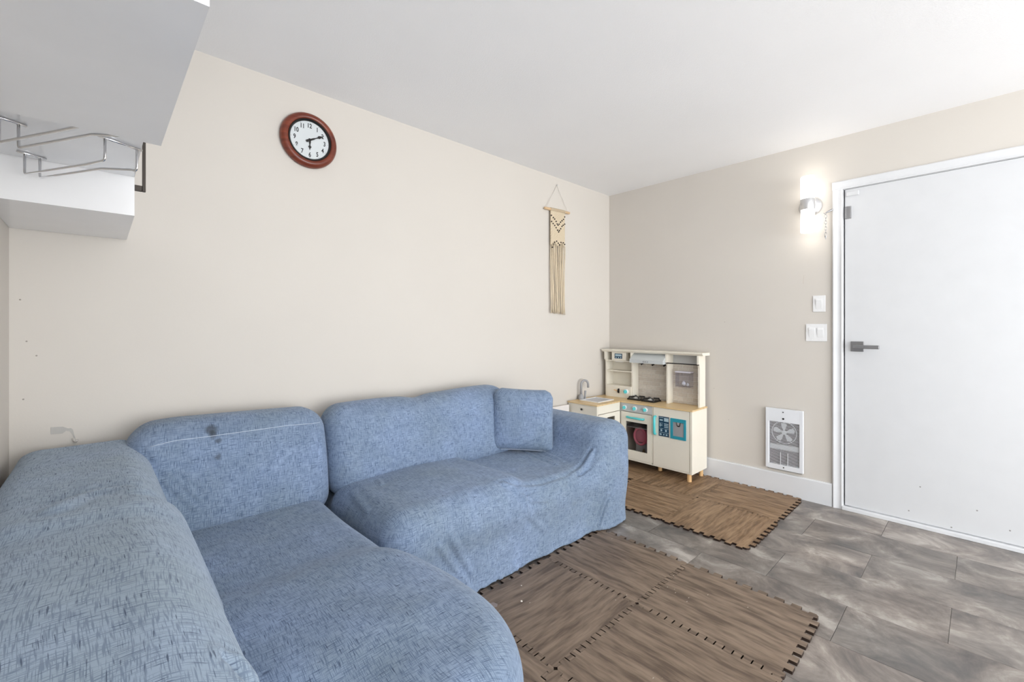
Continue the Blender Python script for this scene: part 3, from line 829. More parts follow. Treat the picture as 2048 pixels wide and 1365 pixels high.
def sdf_mesh(name, f, lo, hi, h):
    ax = [np.arange(lo[i], hi[i] + h, h, dtype=np.float32) for i in range(3)]
    Xg, Yg, Zg = np.meshgrid(*ax, indexing='ij')
    F = f((Xg, Yg, Zg)).astype(np.float32)
    n = F.shape
    acc = np.zeros((n[0]-1, n[1]-1, n[2]-1, 3), np.float32); cnt = np.zeros((n[0]-1, n[1]-1, n[2]-1), np.float32)
    quads = []
    for a in range(3):
        s0 = [slice(None)]*3; s1 = [slice(None)]*3; s0[a] = slice(0, -1); s1[a] = slice(1, None)
        A, B = F[tuple(s0)], F[tuple(s1)]
        I = np.argwhere((A < 0) != (B < 0))
        b, c = (a+1) % 3, (a+2) % 3
        ok = (I[:, b] > 0) & (I[:, c] > 0) & (I[:, b] < n[b]-1) & (I[:, c] < n[c]-1)
        I = I[ok]
        va, vb = A[tuple(I.T)], B[tuple(I.T)]
        t = va / (va - vb)
        pos = I.astype(np.float32); pos[:, a] += t
        cells = []
        for db, dc in ((-1, -1), (0, -1), (0, 0), (-1, 0)):
            J = I.copy(); J[:, b] += db; J[:, c] += dc
            np.add.at(acc, tuple(J.T), pos); np.add.at(cnt, tuple(J.T), 1)
            cells.append(J)
        quads.append((cells, va < 0))
    act = cnt > 0
    idx = -np.ones(cnt.shape, np.int64); idx[act] = np.arange(act.sum())
    V = acc[act] / cnt[act][:, None]
    V = V * h + np.array(lo, np.float32)
    faces = []
    for cells, inside in quads:
        q = np.stack([idx[tuple(J.T)] for J in cells], 1)
        q[~inside] = q[~inside][:, ::-1]
        faces.append(q)
    Fc = np.concatenate(faces)
    def grad(P):
        e = 0.004; g = []
        for i in range(3):
            p = [P[:, k].copy() for k in range(3)]; p[i] = p[i] + e; a_ = f(p); p[i] = p[i] - 2*e; g.append((a_ - f(p)) / (2*e))
        return np.stack(g, 1)
    for _ in range(2):
        g = grad(V); gl = np.maximum((g*g).sum(1), 0.05)
        V = V - np.clip(f([V[:, 0], V[:, 1], V[:, 2]]) / gl, -h, h)[:, None] * g
    me = bpy.data.meshes.new(name)
    me.from_pydata(V.tolist(), [], Fc.tolist())
    me.validate(); me.update()
    me.polygons.foreach_set('use_smooth', np.ones(len(me.polygons), bool))
    return me

def split_mesh(me, name, test):
    """cut faces whose centre passes test into a second mesh; normals kept continuous across the cut"""
    nv = len(me.vertices); co = np.empty(nv*3, np.float32); me.vertices.foreach_get('co', co); co = co.reshape(-1, 3)
    no = np.empty(nv*3, np.float32); me.vertices.foreach_get('normal', no); no = no.reshape(-1, 3)
    npoly = len(me.polygons); q = np.empty(npoly*4, np.int32); me.polygons.foreach_get('vertices', q); q = q.reshape(-1, 4)
    cen = co[q].mean(1); sel = test(cen)
    res = []
    for nm, s in ((me.name, ~sel), (name, sel)):
        f = q[s]; u, inv = np.unique(f, return_inverse=True)
        m2 = bpy.data.meshes.new(nm); m2.from_pydata(co[u].tolist(), [], inv.reshape(-1, 4).tolist()); m2.update()
        m2.polygons.foreach_set('use_smooth', np.ones(len(m2.polygons), bool))
        m2.normals_split_custom_set_from_vertices(no[u].tolist())
        res.append(m2)
    bpy.data.meshes.remove(me)
    return res

M_FAB = fabric('blue_hatched_slipcover', 0.03)
M_FABC = fabric('blue_hatched_slipcover_stretched', 0.05, ps=1.1, pale=0.42, lf=0.52)

# creases of the stretched cover: points on the cloth, height, half width
FOLDS_A = [([(1.409, 1.562, 0.434), (1.426, 1.546, 0.425), (1.446, 1.533, 0.414), (1.468, 1.523, 0.402), (1.535, 1.532, 0.385), (1.598, 1.534, 0.372), (1.655, 1.529, 0.363), (1.722, 1.53, 0.362), (1.792, 1.532, 0.36), (1.863, 1.532, 0.36), (1.921, 1.541, 0.369), (1.982, 1.55, 0.377), (2.035, 1.553, 0.39), (2.06, 1.558, 0.405), (2.081, 1.559, 0.421), (2.098, 1.558, 0.439)], 0.006, 0.011), ([(1.451, 1.517, 0.394), (1.475, 1.508, 0.377), (1.506, 1.507, 0.357), (1.54, 1.507, 0.334), (1.578, 1.508, 0.323), (1.615, 1.508, 0.312), (1.652, 1.507, 0.301)], 0.005, 0.01), ([(1.532, 1.512, 0.353), (1.603, 1.518, 0.347), (1.671, 1.518, 0.344), (1.742, 1.518, 0.341), (1.812, 1.521, 0.346), (1.885, 1.524, 0.35), (1.961, 1.527, 0.356)], 0.004, 0.009), ([(1.955, 1.535, 0.365), (1.997, 1.549, 0.378), (2.036, 1.559, 0.394), (2.067, 1.564, 0.413), (2.085, 1.563, 0.427), (2.099, 1.56, 0.442), (2.112, 1.555, 0.459)], 0.006, 0.009), ([(1.858, 1.515, 0.333), (1.919, 1.518, 0.339), (1.982, 1.52, 0.346), (2.04, 1.518, 0.355), (2.075, 1.518, 0.376), (2.106, 1.515, 0.398), (2.133, 1.509, 0.422)], 0.004, 0.01), ([(2.053, 1.508, 0.033), (2.073, 1.506, 0.062), (2.092, 1.502, 0.093), (2.107, 1.496, 0.125), (2.119, 1.489, 0.155), (2.132, 1.483, 0.185), (2.144, 1.476, 0.216)], 0.005, 0.009), ([(2.093, 1.493, 0.027), (2.105, 1.492, 0.051), (2.116, 1.491, 0.076), (2.126, 1.488, 0.101), (2.137, 1.484, 0.127), (2.148, 1.479, 0.154), (2.159, 1.474, 0.18)], 0.005, 0.008), ([(0.85, 1.974, 0.425), (0.844, 1.937, 0.422), (0.838, 1.902, 0.418), (0.832, 1.867, 0.414), (0.828, 1.83, 0.412), (0.824, 1.794, 0.409), (0.82, 1.76, 0.407)], 0.0028, 0.014), ([(1.057, 1.498, 0.332), (1.074, 1.495, 0.297), (1.098, 1.503, 0.256), (1.127, 1.517, 0.21), (1.154, 1.522, 0.165), (1.179, 1.524, 0.12), (1.202, 1.524, 0.076), (1.213, 1.523, 0.053), (1.224, 1.521, 0.031)], 0.005, 0.014), ([(1.002, 1.495, 0.299), (1.034, 1.504, 0.252), (1.071, 1.518, 0.201), (1.102, 1.522, 0.155), (1.14, 1.525, 0.107), (1.175, 1.523, 0.061), (1.209, 1.519, 0.016)], 0.004, 0.012), ([(1.348, 1.525, 0.078), (1.352, 1.524, 0.057), (1.357, 1.523, 0.037), (1.361, 1.521, 0.016)], 0.004, 0.01), ([(1.456, 1.525, 0.056), (1.46, 1.524, 0.038), (1.463, 1.523, 0.02)], 0.003, 0.009), ([(1.987, 2.061, 0.398), (1.968, 1.985, 0.397), (1.952, 1.915, 0.396), (1.94, 1.852, 0.392), (1.941, 1.797, 0.389), (1.941, 1.743, 0.387), (1.937, 1.688, 0.386)], 0.004, 0.01), ([(2.042, 2.015, 0.409), (2.034, 1.952, 0.405), (2.026, 1.891, 0.401), (2.018, 1.833, 0.398), (2.012, 1.783, 0.395), (2.005, 1.733, 0.392), (1.997, 1.683, 0.39)], 0.003, 0.009), ([(1.496, 1.507, 0.366), (1.497, 1.5, 0.338), (1.504, 1.498, 0.307), (1.516, 1.502, 0.273), (1.57, 1.515, 0.227), (1.618, 1.522, 0.182), (1.665, 1.525, 0.139)], 0.003, 0.014), ([(0.983, 1.98, 0.447), (0.976, 1.957, 0.447), (0.969, 1.934, 0.447), (0.963, 1.912, 0.447)], 0.003, 0.01)]
FOLDS_B1 = [([(0.151, 2.109, 0.691), (0.175, 2.102, 0.669), (0.2, 2.096, 0.647), (0.224, 2.09, 0.624), (0.243, 2.086, 0.608), (0.261, 2.081, 0.592), (0.28, 2.076, 0.575)], 0.004, 0.01), ([(0.17, 2.098, 0.651), (0.192, 2.091, 0.628), (0.215, 2.086, 0.604), (0.237, 2.079, 0.58), (0.251, 2.075, 0.562), (0.264, 2.071, 0.544), (0.278, 2.066, 0.525)], 0.004, 0.01), ([(0.183, 2.087, 0.608), (0.2, 2.081, 0.586), (0.218, 2.076, 0.563), (0.236, 2.071, 0.539), (0.249, 2.067, 0.52), (0.261, 2.063, 0.5), (0.274, 2.059, 0.48)], 0.0035, 0.009), ([(0.139, 2.121, 0.721), (0.162, 2.111, 0.704), (0.187, 2.106, 0.686), (0.212, 2.101, 0.668), (0.239, 2.097, 0.657), (0.267, 2.094, 0.646), (0.296, 2.09, 0.635)], 0.003, 0.01)]
FOLDS_B2 = [([(-0.072, 1.495, 0.749), (-0.061, 1.513, 0.749), (-0.049, 1.54, 0.746), (-0.037, 1.578, 0.741), (-0.023, 1.59, 0.739), (-0.008, 1.6, 0.739), (0.008, 1.608, 0.739), (0.025, 1.601, 0.739), (0.042, 1.591, 0.74), (0.059, 1.58, 0.741), (0.072, 1.551, 0.743), (0.085, 1.536, 0.741), (0.099, 1.548, 0.732)], 0.005, 0.022), ([(0.137, 0.735, 0.7), (0.14, 0.727, 0.697), (0.143, 0.719, 0.693), (0.146, 0.712, 0.69), (0.147, 0.707, 0.688), (0.148, 0.701, 0.687), (0.149, 0.696, 0.685)], -0.008, 0.012), ([(0.15, 0.749, 0.685), (0.152, 0.741, 0.683), (0.155, 0.733, 0.679), (0.157, 0.727, 0.675), (0.159, 0.723, 0.672), (0.161, 0.72, 0.669), (0.163, 0.718, 0.665)], 0.006, 0.012)]
# --- two-seat section with arm
def f_seatA(P):
    x, y, z = P
    sag = 0.012 * gs(x, 1.85, 0.22) * gs(y, 1.72, 0.25)
    d = sbox(P, (0.80, 1.515, -0.2), (2.32, 2.37, 0.36), 0.075)
    zl = z - 0.020 * gs(x, 1.16, 0.30) * gs(y, 1.82, 0.30)
    cl = sbox((x, y, zl), (0.795, 1.500, 0.20), (1.575, 2.16, 0.437), 0.105)
    zr = z + sag
    cr_ = sbox((x, y, zr), (1.49, 1.515, 0.20), (2.25, 2.16, 0.398), 0.08)
    d = smin(d, cl, 0.05); d = smin(d, cr_, 0.035)
    xa = x + 0.035 * np.clip((0.36 - z) / 0.36, 0, 1)          # arm leans out a little toward the top
    ar = sbox((xa, y, z), (2.12, 1.487, -0.2), (2.455, 2.37, 0.602), 0.118)
    d = smin(d, ar, 0.15)
    # drape of the skirt: hollow under the cushion lip, hem pulled in a touch
    d = d + 0.012 * gs(y, 1.51, 0.05) * gs(z, 0.10, 0.10) * np.clip((x - 0.8) * 3, 0, 1)
    if FOLDS_A is not None:
        for pts, a, w in FOLDS_A: d = fold(P, d, pts, a, w)
    d = d - 0.004 * wob(P, 9.0, 0.4)
    hem = 0.014 + 0.006 * np.sin(x * 19) * np.sin(x * 7.3)
    return np.maximum(d, hem - z)

def f_backA(P):
    x, y, z = P
    ys = y - 0.20 * (z - 0.42)
    zz = z + 0.016 * gs(x, 1.34, 0.07) - 0.012 * gs(x, 1.80, 0.25) - 0.006 * gs(x, 1.05, 0.2)
    d = sbox((x, ys, zz), (0.805, 2.045, 0.34), (1.985, 2.29, 0.785), 0.105)
    d = d - 0.016 * gs(z, 0.56, 0.16) * gs(x, 1.1, 0.28) * np.clip((2.2 - ys) * 8, 0, 1) - 0.012 * gs(z, 0.56, 0.16) * gs(x, 1.72, 0.25) * np.clip((2.2 - ys) * 8, 0, 1)
    d = d - 0.003 * wob(P, 10.0, 1.4)
    return np.maximum(d, y - (LY - 0.012))

la = thing('loveseat_section', 'two-seat end of the blue slipcovered sectional sofa with a rounded arm beside the toy kitchen', 'sofa', (1.6, 1.95, 0.0), 'sections of the blue sofa')
me = sdf_mesh('seat', f_seatA, (0.74, 1.42, -0.02), (2.48, 2.42, 0.68), 0.0085)
seat_me, arm_me = split_mesh(me, 'armrest', lambda c: c[:, 0] > 2.10 + 0.0*c[:, 1])
obj('seat', seat_me, M_FAB, la); obj('armrest', arm_me, M_FAB, la)
obj('back_cushion', sdf_mesh('back_cushion', f_backA, (0.76, 1.98, 0.30), (2.05, 2.45, 0.86), 0.0095), M_FAB, la)

# --- chaise / corner section
def f_seatB(P):
    x, y, z = P
    d = pbox(P, (-0.20, 0.95, -0.2), (0.765, 2.33, 0.405), 0.10, 0.085)
    zh = z - 0.020 * gs(x, 0.55, 0.25) * gs(y, 1.05, 0.35) - 0.034 * gs(x, 0.74, 0.16) * gs(y, 1.40, 0.14)
    c = pbox((x, y, zh), (-0.20, 0.66, -0.2), (0.865, 1.485, 0.410), 0.37, 0.12)
    d = smin(d, c, 0.09)
    d = d - 0.004 * wob(P, 8.0, 2.4)
    return np.maximum(d, 0.013 - z)
def f_backB(P):
    x, y, z = P
    ys = y - 0.22 * (z - 0.42)
    zz = z + 0.03 * np.clip((0.26 - x) / 0.2, 0, 1)**2 + 0.030 * (x - 0.45)
    d = sbox((x, ys, zz), (0.07, 2.05, 0.33), (0.800, 2.29, 0.800), 0.095)
    d = d - 0.016 * gs(z, 0.58, 0.15) * gs(x, 0.5, 0.25) * np.clip((2.2 - ys) * 8, 0, 1)
    if FOLDS_B1 is not None:
        for pts, a, w in FOLDS_B1: d = fold(P, d, pts, a, w)
    d = d - 0.003 * wob(P, 10.0, 3.1)
    return np.maximum(d, y - (LY - 0.012))
def f_restB(P):
    x, y, z = P
    xs = x - 0.128 * np.clip((0.72 - z) / 0.4, 0, 1.2)
    far = sbox((xs, y, z), (-0.222, 1.35, -0.2), (0.128, 2.372, 0.740), 0.075)
    zn = z - 0.014 * gs(y, 1.0, 0.4)
    near = sbox((xs - 0.014, y, zn), (-0.222, 0.28, -0.2), (0.134, 1.60, 0.735), 0.10)
    d = smin(far, near, 0.05)
    if FOLDS_B2 is not None:
        for pts, a, w in FOLDS_B2: d = fold(P, d, pts, a, w)
    d = d - 0.004 * wob(P, 7.0, 5.2)
    return np.maximum(d, np.maximum(0.0 - z, (KX + 0.004) - x))

lb = thing('chaise_section', 'corner and chaise part of the blue slipcovered sectional sofa nearest the camera', 'sofa', (0.3, 1.4, 0.0), 'sections of the blue sofa')
obj('seat', sdf_mesh('seat', f_seatB, (-0.24, 0.44, -0.02), (1.02, 2.38, 0.50), 0.0095), M_FAB, lb)
M_FABS = fabric('blue_hatched_slipcover_stained', 0.03, stains=((0.335 - 0.3, 2.137 - 1.4, 0.764, 0.030, 0.7), (0.340 - 0.3, 2.125 - 1.4, 0.744, 0.020, 0.6), (0.358 - 0.3, 2.113 - 1.4, 0.720, 0.014, 0.6), (0.353 - 0.3, 2.094 - 1.4, 0.657, 0.018, 0.6)))
bk = obj('back_cushion', sdf_mesh('back_cushion', f_backB, (0.02, 1.98, 0.28), (0.86, 2.45, 0.88), 0.0085), M_FABS, lb)
obj('backrest', sdf_mesh('backrest', f_restB, (-0.25, 0.22, -0.02), (0.34, 2.42, 0.83), 0.0095), M_FABC, lb)
# white seam thread across the corner cushion
def surf_y(f, x, z, y0=1.9, y1=2.4):
    ys = np.linspace(y0, y1, 1200, dtype=np.float32); v = f((np.full_like(ys, x), ys, np.full_like(ys, z)))
    i = np.argmax(v < 0); return float(ys[i])
pts = []
SX, SZ = (0.143, 0.217, 0.329, 0.470, 0.629, 0.768), (0.731, 0.741, 0.739, 0.739, 0.738, 0.728)
for k in range(31):
    x = 0.143 + k / 30 * 0.625; z = float(np.interp(x, SX, SZ))
    pts.append((x, surf_y(f_backB, x, z) - 0.0004, z))
bm = BM(); tube(bm, pts, 0.0011, 6); obj('seam_thread', bm, mat('seam_white', rgb(196, 206, 220), 0.8), bk, True)

# --- throw cushion
def pillow(label, cpos, w, h, th, yaw, lean, m):
    p = thing('throw_pillow', label, 'pillow', cpos)
    bm = BM(); n = 44
    R = Matrix.Translation(Vector(cpos) + Vector((0, 0, h/2))) @ Matrix.Rotation(yaw, 4, 'Z') @ Matrix.Rotation(lean, 4, 'X') @ Matrix.Rotation(math.radians(3.5), 4, 'Y')
    rr = random.Random(5); grids = []
    for sgn in (-1, 1):
        Gd = []
        for j in range(n + 1):
            row = []
            for i in range(n + 1):
                u, v = -1 + 2*i/n, -1 + 2*j/n
                pinch = 1 - 0.035 * (1 - u*u) * abs(v)**4; pin2 = (1 - 0.02 * (1 - v*v) * abs(u)**4) * (1.03 - 0.07 * (v + 1) / 2 * (1 if u > 0 else 0.5))
                x = u * w/2 * pin2; z = v * h/2 * pinch
                # soft rounded corners
                k = max(0.0, abs(u) + abs(v) - 1.72) / 0.28
                cs = 0.10 if v > 0 else 0.01; x *= 1 - cs*k; z *= 1 - cs*k
                e = max(0.0, (1 - u**4) * (1 - v**4)) ** 0.55
                y = sgn * th/2 * e
                if sgn < 0:
                    f1 = v - (0.75*u - 0.45); y -= 0.006 * math.exp(-(f1/0.07)**2) * e * (1 if v < 0.1 else 0.4)
                    f2 = v - (0.55*u - 0.75); y -= 0.006 * math.exp(-(f2/0.06)**2) * e
                    f3 = u - 0.8 - 0.25*v; y -= 0.005 * math.exp(-(f3/0.06)**2) * e
                row.append(bm.verts.new(R @ Vector((x, y, z))))
            Gd.append(row)
        for j in range(n):
            for i in range(n):
                q = (Gd[j][i], Gd[j][i+1], Gd[j+1][i+1], Gd[j+1][i]); bm.faces.new(q if sgn < 0 else q[::-1])
        grids.append(Gd)
    bmesh.ops.remove_doubles(bm, verts=bm.verts, dist=1e-5)
    obj('cover', bm, m, p, True)
    bm = BM(); seam = []
    for i in range(n + 1):
        u = -1 + 2*i/n; k = max(0.0, abs(u) + 1 - 1.72) / 0.28
        seam.append(R @ Vector((u * w/2 * 1.03 * (1 - 0.01*k), 0.0, -h/2 * (1 - 0.035*(1-u*u)) * (1 - 0.01*k) - 0.001)))
    tube(bm, seam, 0.0022, 6); obj('piping', bm, mat('pale_piping', rgb(188, 200, 216), 0.8), p, True)
pillow('square blue cushion standing on the seat against the arm', (1.955, 1.985, 0.406), 0.392, 0.385, 0.16, math.radians(-40), math.radians(-10), fabric('blue_hatched_cushion', 0.02))

# ------------------------------------------------------------------ white board behind the sofa arm
tag(obj('white_board', mbox(2.66, 2.885, LY - 0.040, LY - 0.018, 0.0, 0.53, bev=0.003), mat('white_board_face', rgb(236, 230, 226), 0.5), None, False, (2.77, LY - 0.03, 0)), 'low white board standing against the wall between sofa arm and toy kitchen', 'board')

# ------------------------------------------------------------------ toy kitchen
FX, BX = 3.240, 3.492                 # front and back of the main body
KY0, KY1 = 1.490, 2.398               # right and left ends
Z0, ZT = 0.078, 0.545                 # carcass bottom and top
tk = thing('toy_kitchen', 'cream wooden toy kitchen with teal handles and brick backsplash in the corner', 'toy kitchen', (3.3, 1.95, 0.011))
def part(name, bm, m, par=None, smooth=False): return obj(name, bm, m, par or tk, smooth)
for x, y in ((3.262, 1.516), (3.462, 1.516), (3.347, 1.801), (3.0, 2.13), (2.93, 2.37), (3.462, 2.37)):
    bm = BM(); lathe(bm, [(0.0165, 0.011), (0.0165, Z0)], (x, y, 0), 'z', 18); part('leg', bm, M_PINE, None, 40)
b_t = 0.012
part('side_panel', mbox(FX - 0.006, BX, KY0 - 0.008, KY0 + 0.010, Z0 - 0.006, ZT, bev=0.001, seg=1), M_CREAM)
part('side_panel', mbox(FX, BX, 1.802, 1.812, Z0, ZT, bev=0.0005, seg=1), M_CREAM)
part('side_panel', mbox(FX, BX, 2.104, 2.116, Z0, ZT, bev=0.0005, seg=1), M_CREAM)
part('side_panel', mbox(2.905, BX, KY1 - 0.010, KY1, Z0, ZT), M_CREAM)
part('base_board', mbox(FX, BX, KY0, KY1, Z0 - 0.006, Z0 + 0.008), M_CREAM)
part('back_board', mbox(BX - 0.006, BX, KY0, KY1, Z0, ZT), M_CREAM)
bm = BM()
prism(bm, [(FX - 0.012, KY0 - 0.012), (BX + 0.002, KY0 - 0.012), (BX + 0.002, KY1 + 0.002), (2.897, KY1 + 0.002), (2.897, 2.098), (FX - 0.012, 2.098)], 'z', ZT, ZT + 0.011)
part('counter', bm, M_COUNTER)
cz_ = ZT + 0.011
# oven column
cpnl = part('control_panel', mbox(FX - 0.002, FX + 0.012, 1.814, 2.102, 0.474, 0.5435, bev=0.001, seg=1), M_GREYB)
def knob(parent, x, y, z, rr=0.0205):
    bm = BM(); lathe(bm, [(rr, 0.0), (rr, -0.006), (rr*0.9, -0.009), (0, -0.0095)], (x, y, z), 'x', 24); k = obj('knob', bm, M_WHITE, parent, 40)
    bm = BM(); lathe(bm, [(rr*0.68, -0.009), (rr*0.62, -0.020), (rr*0.45, -0.0225), (0, -0.0225)], (x, y, z), 'x', 20); obj('knob_cap', bm, M_TEAL, k, 40)
    a = 0.5; bm = BM(); box(bm, x - 0.026, x - 0.020, y - 0.004, y + 0.004, z - 0.013, z + 0.013, bev=0.0015, seg=1); obj('knob_grip', bm, M_TEAL, k)
for y, z in ((2.061, 0.505), (1.966, 0.507), (1.870, 0.509)): knob(cpnl, FX - 0.002, y, z)
wy0, wy1, wz0, wz1 = 1.853, 2.052, 0.157, 0.393
bm = BM(); oy0, oy1, oz0, oz1 = 1.814, 2.099, 0.088, 0.470
x0, x1 = FX - 0.004, FX + 0.010
box(bm, x0, x1, oy0, wy0, oz0, oz1); box(bm, x0, x1, wy1, oy1, oz0, oz1); box(bm, x0, x1, wy0, wy1, oz0, wz0); box(bm, x0, x1, wy0, wy1, wz1, oz1)
od = part('oven_door', bm, M_CREAM)
def glassy(name, tint, fac):
    m, g, b = new_mat(name); t = g.n('ShaderNodeBsdfTransparent'); t.inputs[0].default_value = tint
    gl = g.n('ShaderNodeBsdfGlossy'); gl.inputs['Roughness'].default_value = 0.06
    fr = g.n('ShaderNodeLayerWeight'); fr.inputs[0].default_value = 0.25
    mx = g.n('ShaderNodeMixShader'); g.link(g.math('MULTIPLY', fr.outputs[1], fac), mx.inputs[0]); g.link(t.outputs[0], mx.inputs[1]); g.link(gl.outputs[0], mx.inputs[2])
    g.link(mx.outputs[0], m.node_tree.nodes['Material Output'].inputs[0]); return m
M_PANE = glassy('oven_pane', (0.85, 0.84, 0.84, 1), 0.18)
M_CLEAR = glassy('clear_plastic', (0.93, 0.93, 0.96, 1), 0.3)
obj('pane', mbox(FX + 0.002, FX + 0.004, wy0, wy1, wz0, wz1), M_PANE, od)
def bar_handle(parent, p, q, r=0.0085, stand=0.02):
    p, q = Vector(p), Vector(q); d = (q - p).normalized(); out = Vector((-stand, 0, 0))
    bm = BM(); tube(bm, [p, p + out*0.7 + d*0.002, p + out + d*0.010, q + out - d*0.010, q + out*0.7 - d*0.002, q], [r*0.95, r, r, r, r, r*0.95], 12)
    obj('handle', bm, M_TEAL, parent, True)
bar_handle(od, (FX - 0.004, 2.034, 0.430), (FX - 0.004, 1.882, 0.430))
part('oven_lining', mbox(BX - 0.012, BX - 0.007, 1.814, 2.102, 0.088, 0.470), M_DARKIN)
part('oven_shelf', mbox(FX + 0.03, BX - 0.012, 1.8135, 2.1035, 0.340, 0.345), M_GREYP)
# fridge column
fd = part('fridge_door', mbox(FX - 0.004, FX + 0.010, KY0 + 0.014, 1.799, 0.086, 0.5430, bev=0.001, seg=1), M_CREAM)
bar_handle(fd, (FX - 0.004, 1.780, 0.470), (FX - 0.004, 1.780, 0.332), 0.010)
xs = FX - 0.004
stk = obj('sticker_panel', mbox(xs - 0.0012, xs, 1.664, 1.752, 0.322, 0.478), M_NAVY, fd)
bm = BM()
for (a, b2, c, e) in ((0.06,0.45,0.93,0.95),(0.52,0.94,0.76,0.94),(0.10,0.40,0.78,0.85),(0.06,0.42,0.655,0.67),(0.10,0.20,0.48,0.63),(0.27,0.34,0.52,0.60),(0.52,0.92,0.62,0.66),(0.52,0.92,0.54,0.58),(0.52,0.92,0.46,0.50),(0.06,0.45,0.385,0.40),(0.52,0.94,0.385,0.40),(0.18,0.34,0.25,0.35),(0.62,0.78,0.25,0.35),(0.06,0.94,0.185,0.20),(0.10,0.28,0.06,0.13),(0.45,0.55,0.06,0.13),(0.68,0.84,0.06,0.13)):
    box(bm, xs - 0.0016, xs - 0.0011, 1.752 - 0.088*a, 1.752 - 0.088*b2, 0.322 + 0.156*c, 0.322 + 0.156*e)
obj('printed_icons', bm, M_PRINT, stk)
bm = BM(); box(bm, xs - 0.0016, xs - 0.0008, 1.663, 1.753, 0.3205, 0.3235); box(bm, xs - 0.0016, xs - 0.0008, 1.663, 1.753, 0.4765, 0.4795); box(bm, xs - 0.0016, xs - 0.0008, 1.663, 1.666, 0.3235, 0.4765); box(bm, xs - 0.0016, xs - 0.0008, 1.750, 1.753, 0.3235, 0.4765)
obj('sticker_border', bm, M_GREYP, stk)
dy0, dy1, dz0, dz1 = 1.529, 1.652, 0.320, 0.477; iy0, iy1, iz0, iz1 = 1.545, 1.632, 0.343, 0.450
bm = BM(); box(bm, xs - 0.006, xs, dy0, iy0, dz0, dz1); box(bm, xs - 0.006, xs, iy1, dy1, dz0, dz1); box(bm, xs - 0.006, xs, iy0, iy1, dz0, iz0); box(bm, xs - 0.006, xs, iy0, iy1, iz1, dz1)
ds = obj('water_dispenser', bm, M_TEALD, fd)
obj('alcove', mbox(xs - 0.0022, xs - 0.0005, iy0, iy1, iz0, iz1), M_GREYP, ds)
bm = BM(); prism(bm, [(1.572, iz1), (1.604, iz1), (1.600, 0.424), (1.594, 0.418), (1.580, 0.418), (1.575, 0.424)], 'x', xs - 0.002, xs - 0.006); obj('spout', bm, M_BLACK, ds)
bm = BM(); prism(bm, [(1.577, iz1), (1.599, iz1), (1.595, 0.427), (1.581, 0.427)], 'x', xs - 0.0055, xs - 0.0075); obj('spout_cover', bm, M_GREYP, ds)
# wing with sink
part('wing_end_panel', mbox(2.905, 2.917, 2.104, KY1 - 0.010, Z0, ZT, bev=0.001, seg=1), M_CREAM)
bm = BM(); lathe(bm, [(0.004, 0), (0.004, -0.006), (0.009, -0.008), (0.008, -0.014), (0, -0.015)], (2.905, 2.252, 0.505), 'x', 14); part('drawer_knob', bm, M_BLACK)
part('wing_front_panel', mbox(2.917, 3.228, 2.102, 2.112, 0.477, ZT - 0.0005, bev=0.0008, seg=1), M_CREAM)
bm = BM(); box(bm, 2.917, 3.040, 2.100, 2.112, Z0, 0.473); box(bm, 3.150, 3.224, 2.100, 2.112, Z0, 0.473); box(bm, 3.040, 3.150, 2.100, 2.112, Z0, 0.20); box(bm, 3.040, 3.150, 2.100, 2.112, 0.440, 0.473)
wd = part('wing_door', bm, M_CREAM)
obj('pane', mbox(3.040, 3.150, 2.105, 2.107, 0.20, 0.44), M_PANE, wd)
part('wing_base', mbox(2.905, FX, 2.104, KY1, Z0 - 0.006, Z0 + 0.006), M_CREAM)
bm = BM()
sx0, sx1, sy0, sy1 = 3.000, 3.222, 2.160, 2.350
box(bm, sx0, sx1, sy0, sy0 + 0.012, cz_ - 0.002, cz_ + 0.006); box(bm, sx0, sx1, sy1 - 0.012, sy1, cz_ - 0.002, cz_ + 0.006)
box(bm, sx0, sx0 + 0.012, sy0 + 0.012, sy1 - 0.012, cz_ - 0.002, cz_ + 0.006); box(bm, sx1 - 0.012, sx1, sy0 + 0.012, sy1 - 0.012, cz_ - 0.002, cz_ + 0.006)
sk = part('sink_rim', bm, M_WHITE)
obj('sink_basin', mbox(sx0 + 0.012, sx1 - 0.012, sy0 + 0.012, sy1 - 0.012, cz_ + 0.0002, cz_ + 0.0014), mat('sink_grey', rgb(190, 192, 198), 0.3), sk)
fx_, fy_ = 3.045, 2.372
bm = BM(); lathe(bm, [(0.024, 0), (0.026, 0.012), (0.022, 0.030), (0.013, 0.045)], (fx_, fy_, cz_), 'z', 20); fa = part('faucet_base', bm, M_GREYP, None, 40)
pts = [(fx_, fy_, cz_ + 0.03), (fx_, fy_, cz_ + 0.125)]
for k in range(1, 13):
    a = PI * k / 12; pts.append((fx_ + 0.034*(1 - math.cos(a)), fy_ - 0.012*(1 - math.cos(a)), cz_ + 0.125 + 0.038*math.sin(a)))
pts.append((fx_ + 0.068, fy_ - 0.024, cz_ + 0.098))
bm = BM(); tube(bm, pts, 0.0095, 12); obj('faucet_spout', bm, M_GREYP, fa, True)
bm = BM(); tube(bm, [(fx_ + 0.030, fy_ - 0.02, cz_ + 0.004), (fx_ + 0.030, fy_ - 0.02, cz_ + 0.03), (fx_ + 0.032, fy_ - 0.022, cz_ + 0.075)], [0.009, 0.007, 0.0095], 10); obj('faucet_lever', bm, M_GREYP, fa, 40)
